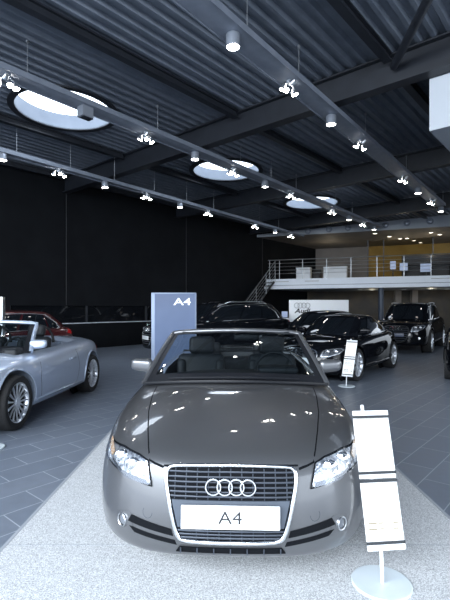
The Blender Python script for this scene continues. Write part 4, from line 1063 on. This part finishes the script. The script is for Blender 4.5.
np_ = MB().box((0, 0, 0), (0.500, 0.012, 0.116), bevel=0.004).build('number_plate', M['plate'], hero); np_.location = (0, -0.030, zc_); np_.rotation_euler = (-tl_ * 0.6, 0, 0)
text_mesh('A4', 0.088, M['ink'], 'plate_lettering', np_, (0, -0.0068, -0.003), (PI / 2, 0, 0), 0.0008, xs=1.2)
c = cast(HB, 'front', 0, zrow(487), 0.026); rl = rings_logo('ring_logo', c, 0.0385, 0.0595, 0.0062, M['chrome'], grl); rl.rotation_euler = (-0.12, 0, 0)
# lower mouth with vertical ticks
lp = [(-0.27, 0.262), (0.27, 0.262), (0.285, 0.232), (-0.285, 0.232)]
LM = sym([(180, 546.5), (176.5, 551)], [(282, 546.5), (285.5, 551)])
lp = [(-LM[0][0], LM[0][1]), (LM[0][0], LM[0][1]), (LM[1][0], LM[1][1]), (-LM[1][0], LM[1][1])]
lowg = patch_mb(HB, lp, 'front', 0.009, 0.01, 0.02).build('lower_intake', M['dark_void'], hero)
mb = MB()
for k in range(-3, 4): mb.box(cast(HB, 'front', k * 0.085, (LM[0][1] + LM[1][1]) / 2, 0.010), (0.006, 0.012, abs(LM[0][1] - LM[1][1])))
mb.build('intake_bar', M['slat'], lowg)
# side intakes and fog lamps
S1 = sym([(131, 515.5), (171, 530), (173, 537), (128, 522)], [(331, 516), (290, 530), (288, 537), (335, 522)])
S2 = sym([(129, 526), (174, 541), (176, 545.5), (134, 533)], [(334, 527), (286, 541), (284, 545.5), (328, 534)])
FG = sym([(123.5, 520)], [(342, 522)])[0]; SP = sym([(116, 512), (133, 512), (133, 533), (120, 528)], [(349, 512), (331, 512), (331, 533), (344, 528)])
for sx in (1, -1):
    for s_ in (S1, S2):
        patch_mb(HB, [(x * sx, z) for x, z in s_], 'front', 0.003, 0.02, 0.02).build('air_intake', M['dark_void'], hero)
    f = patch_mb(HB, rounded([(x * sx, z) for x, z in SP], 2), 'front', 0.0025, 0.015, 0.01).build('fog_lamp', PT, hero)
    c = cast(HB, 'front', FG[0] * sx, FG[1], 0.004)
    r_ = MB().lathe([(0.036, 0.012), (0.036, -0.004), (0.033, -0.007), (0.029, -0.004)], 'Y', 28).build('lamp_ring', M['satin'], f, 40); r_.location = c; r_.rotation_euler = (0, 0, 0.72 * sx)
    l_ = MB().lathe([(0.030, 0.004), (0.022, 0.000), (0.001, -0.002)], 'Y', 24).build('lamp_lens', M['foglens'], f, 60); l_.location = c; l_.rotation_euler = (0, 0, 0.72 * sx)
    tc = fz([(147.5, 512)])[0]
    strip_mb(HB, [(-tc[0] * sx * -1 * -1 + 0.026 * math.cos(a) * sx, tc[1] + 0.03 * math.sin(a)) for a in [PI + PI * k / 8 * 1.2 for k in range(9)]], 'front', 0.003, 0.001, 0.01).build('tow_cover', M['lampdark'], hero)
# bonnet shut line, bonnet crease, bumper joint
for sx in (1, -1):
    L1 = [(163, 468), (155, 464.5), (150, 461), (149, 448), (148.5, 430), (149, 412), (152, 396), (156, 387)]
    R1 = [(298, 468), (307, 464.5), (314, 461), (316, 448), (318, 430), (319, 412), (316, 396), (312, 387)]
    pts = []
    for l_, r_ in zip(L1, R1):
        a, b = pix(*l_), pix(*r_); pts.append((sx * (b.x - a.x) / 2, (a.y + b.y) / 2))
    strip_mb(HB, pts, 'top', 0.007, 0.0012, 0.03).build('bonnet_seam', M['dark_void'], hero)
    mb = MB()
    for ln in ([(1.48, 0.27), (1.45, 0.6), (1.52, 0.84)], [(2.85, 0.30), (2.9, 0.6), (2.85, 0.88)], [(0.50, 0.40), (0.53, 0.52), (0.62, 0.60)]): strip_mb(HB, ln, 'side', 0.007, 0.0012, 0.04, mb)
    if sx < 0: bmesh.ops.scale(mb.bm, vec=(-1, 1, 1), verts=mb.bm.verts)
    mb.build('door_seam', M['dark_void'], hero)
    door_mirror(hero, sx, 0.825, 1.60, 0.985, PT, 0.92)
    q = cast(HB, 'side', 2.6, 0.74, 0.012); MB().box((q.x * sx, q.y, q.z), (0.025, 0.2, 0.028), bevel=0.01).build('door_handle', M['chrome'], hero)
    tl = patch_mb(HB, [(4.50, 0.70), (4.50, 0.86), (4.22, 0.86), (4.24, 0.72)], 'side', 0.004, 0.05, 0.01)
    if sx < 0: bmesh.ops.scale(tl.bm, vec=(-1, 1, 1), verts=tl.bm.verts)
    tl.build('tail_light', M['redlamp'], hero)
bb = [pix(298 - 134 * k / 20, 465.5) for k in range(21)]
strip_mb(HB, [(p.x, p.y) for p in bb], 'top', 0.006, 0.0012, 0.03).build('bonnet_seam', M['dark_void'], hero)
# windscreen and cabin
windscreen(hero, (0.755, 1.13, 1.38, 0.930, 0.868), (0.605, 1.90, 2.03, 1.280, 1.250), PT, 0.024)
for (x0, x1) in ((-0.52, 0.02), (-0.06, 0.50)):
    mb = MB(); p = [Vector((x0 + (x1 - x0) * k / 8, 1.10 + 0.20 * ((x0 + (x1 - x0) * k / 8) / 0.72) ** 2, 0.962 - 0.05 * ((x0 + (x1 - x0) * k / 8) / 0.72) ** 2)) for k in range(9)]
    mb.tube(p, 0.009, 6); mb.build('wiper', M['trim_black'], hero)
rows = []
for a in range(7):
    y = 1.14 + 0.62 * a / 6
    rows.append([Vector((x, y + 0.22 * (x / 0.70) ** 2 * (1 - a / 6), 0.945 - 0.065 * (x / 0.70) ** 2 + 0.012 * math.sin(PI * a / 6) - (0.09 if a == 6 else 0.0))) for x in [-0.68 + 1.36 * k / 16 for k in range(17)]])
db = MB().grid(rows).build('dashboard', M['leather'], hero, 60)
MB().box((0.37, 1.62, 0.955), (0.34, 0.22, 0.06), bevel=0.025, seg=3).build('instrument_hood', M['leather'], db)
for x in (-0.37, 0.37): seat(hero, x, 2.02, 0.295)
for x in (-0.32, 0.32):
    MB().box((x, 3.02, 0.98), (0.26, 0.12, 0.20), bevel=0.045, seg=3).build('rear_headrest', M['leather'], hero, 50)
MB().box((0, 2.98, 0.72), (1.25, 0.16, 0.40), bevel=0.05, seg=3).build('rear_backrest', M['leather'], hero, 50)
MB().box((0, 2.70, 0.50), (1.25, 0.5, 0.16), bevel=0.05, seg=3).build('rear_seat', M['leather'], hero, 50)
wd = MB().tube([(-0.60, 2.62, 0.88), (-0.59, 2.63, 1.02), (0.59, 2.63, 1.02), (0.60, 2.62, 0.88)], 0.010, 6).build('wind_deflector', M['trim_black'], hero)
cw = Vector((0.365, 1.84, 0.905)); tilt = 0.42
sw_ = MB().tube([cw + Vector((0.185 * math.cos(a), 0.185 * math.sin(a) * math.sin(tilt), 0.185 * math.sin(a) * math.cos(tilt))) for a in [2 * PI * k / 32 for k in range(32)]], 0.015, 8, closed=True).build('steering_wheel', M['leather'], hero, 60)
mb = MB().box(cw, (0.15, 0.05, 0.11), Matrix.Rotation(-tilt, 3, 'X'), bevel=0.02)
mb.tube([cw + Vector((-0.17, 0, 0)), cw + Vector((0.17, 0, 0))], 0.016, 6); mb.tube([cw, cw + Vector((0, -0.07, -0.16))], 0.016, 6)
mb.build('steering_hub', M['leather'], sw_)
rm = MB().box((0.10, 1.93, 1.215), (0.235, 0.035, 0.062), bevel=0.016, seg=3).build('rear_view_mirror', M['trim_black'], hero)
MB().tube([(0.10, 1.93, 1.24), (0.06, 1.91, 1.285)], 0.012, 8).build('mirror_stem', M['trim_black'], rm)
for sx in (-1, 1): MB().box((sx * 0.30, 1.98, 1.262), (0.42, 0.14, 0.014), Matrix.Rotation(0.15, 3, 'X'), bevel=0.005).build('sun_visor', M['leather'], hero)

# ================================================================== LIGHT
W = bpy.data.worlds.new('sky'); scene.world = W; W.use_nodes = True
bg = W.node_tree.nodes['Background']; bg.inputs['Color'].default_value = (0.80, 0.89, 1.0, 1)
_N = W.node_tree.nodes; _L = W.node_tree.links
_tc = _N.new('ShaderNodeTexCoord'); _sp = _N.new('ShaderNodeSeparateXYZ'); _mr = _N.new('ShaderNodeMapRange')
_L.new(_tc.outputs['Generated'], _sp.inputs[0]); _L.new(_sp.outputs['Z'], _mr.inputs['Value'])
_mr.inputs['From Min'].default_value = 0.0; _mr.inputs['From Max'].default_value = 0.9; _mr.inputs['To Min'].default_value = 2.2; _mr.inputs['To Max'].default_value = 6.0
_L.new(_mr.outputs['Result'], bg.inputs['Strength'])
def area(name, loc, target, sx, sy, e, col=(0.86, 0.93, 1.0)):
    l = bpy.data.lights.new(name, 'AREA'); l.shape = 'RECTANGLE'; l.size = sx; l.size_y = sy; l.energy = e; l.color = col
    o = bpy.data.objects.new(name, l); COL.objects.link(o); o.location = loc
    o.rotation_euler = (Vector(target) - Vector(loc)).to_track_quat('-Z', 'Y').to_euler(); return o
area('front_window_daylight', (-5.0, -3.8, 5.2), (-1.2, 3.6, 0.0), 12, 4.5, 2300)
area('side_window_daylight', (9.5, 0.5, 3.2), (-2.0, 5.0, 0.8), 8, 4.5, 350)
def point(name, p, e, r=0.1, col=(1.0, 0.86, 0.62)):
    l = bpy.data.lights.new(name, 'POINT'); l.energy = e; l.shadow_soft_size = r; l.color = col
    o = bpy.data.objects.new(name, l); COL.objects.link(o); o.location = p
for xp, t in ((400, 3.0), (431, 2.4), (330, 3.0)): point('office_lamp', mz(ms(xp, t), t, 4.5), 12)
for xp, t in ((431, 3.2), (372, 3.4)): point('lower_lamp', mz(ms(xp, t), t, 2.35), 6)

# ================================================================== CAMERA
cam = bpy.data.cameras.new('camera'); co = bpy.data.objects.new('camera', cam); COL.objects.link(co)
co.location = (0, 0, CH); co.rotation_euler = (PI / 2, 0, 0)
cam.sensor_fit = 'VERTICAL'; cam.sensor_height = 36.0; cam.lens = 36.0 * F / 600.0; cam.shift_y = (HZ - 300) / 600.0
cam.clip_start = 0.05; cam.clip_end = 200
scene.camera = co
vs = scene.view_settings; vs.view_transform = 'Standard'; vs.look = 'None'; vs.gamma = 1.0; vs.exposure = 0.36; vs.use_curve_mapping = False
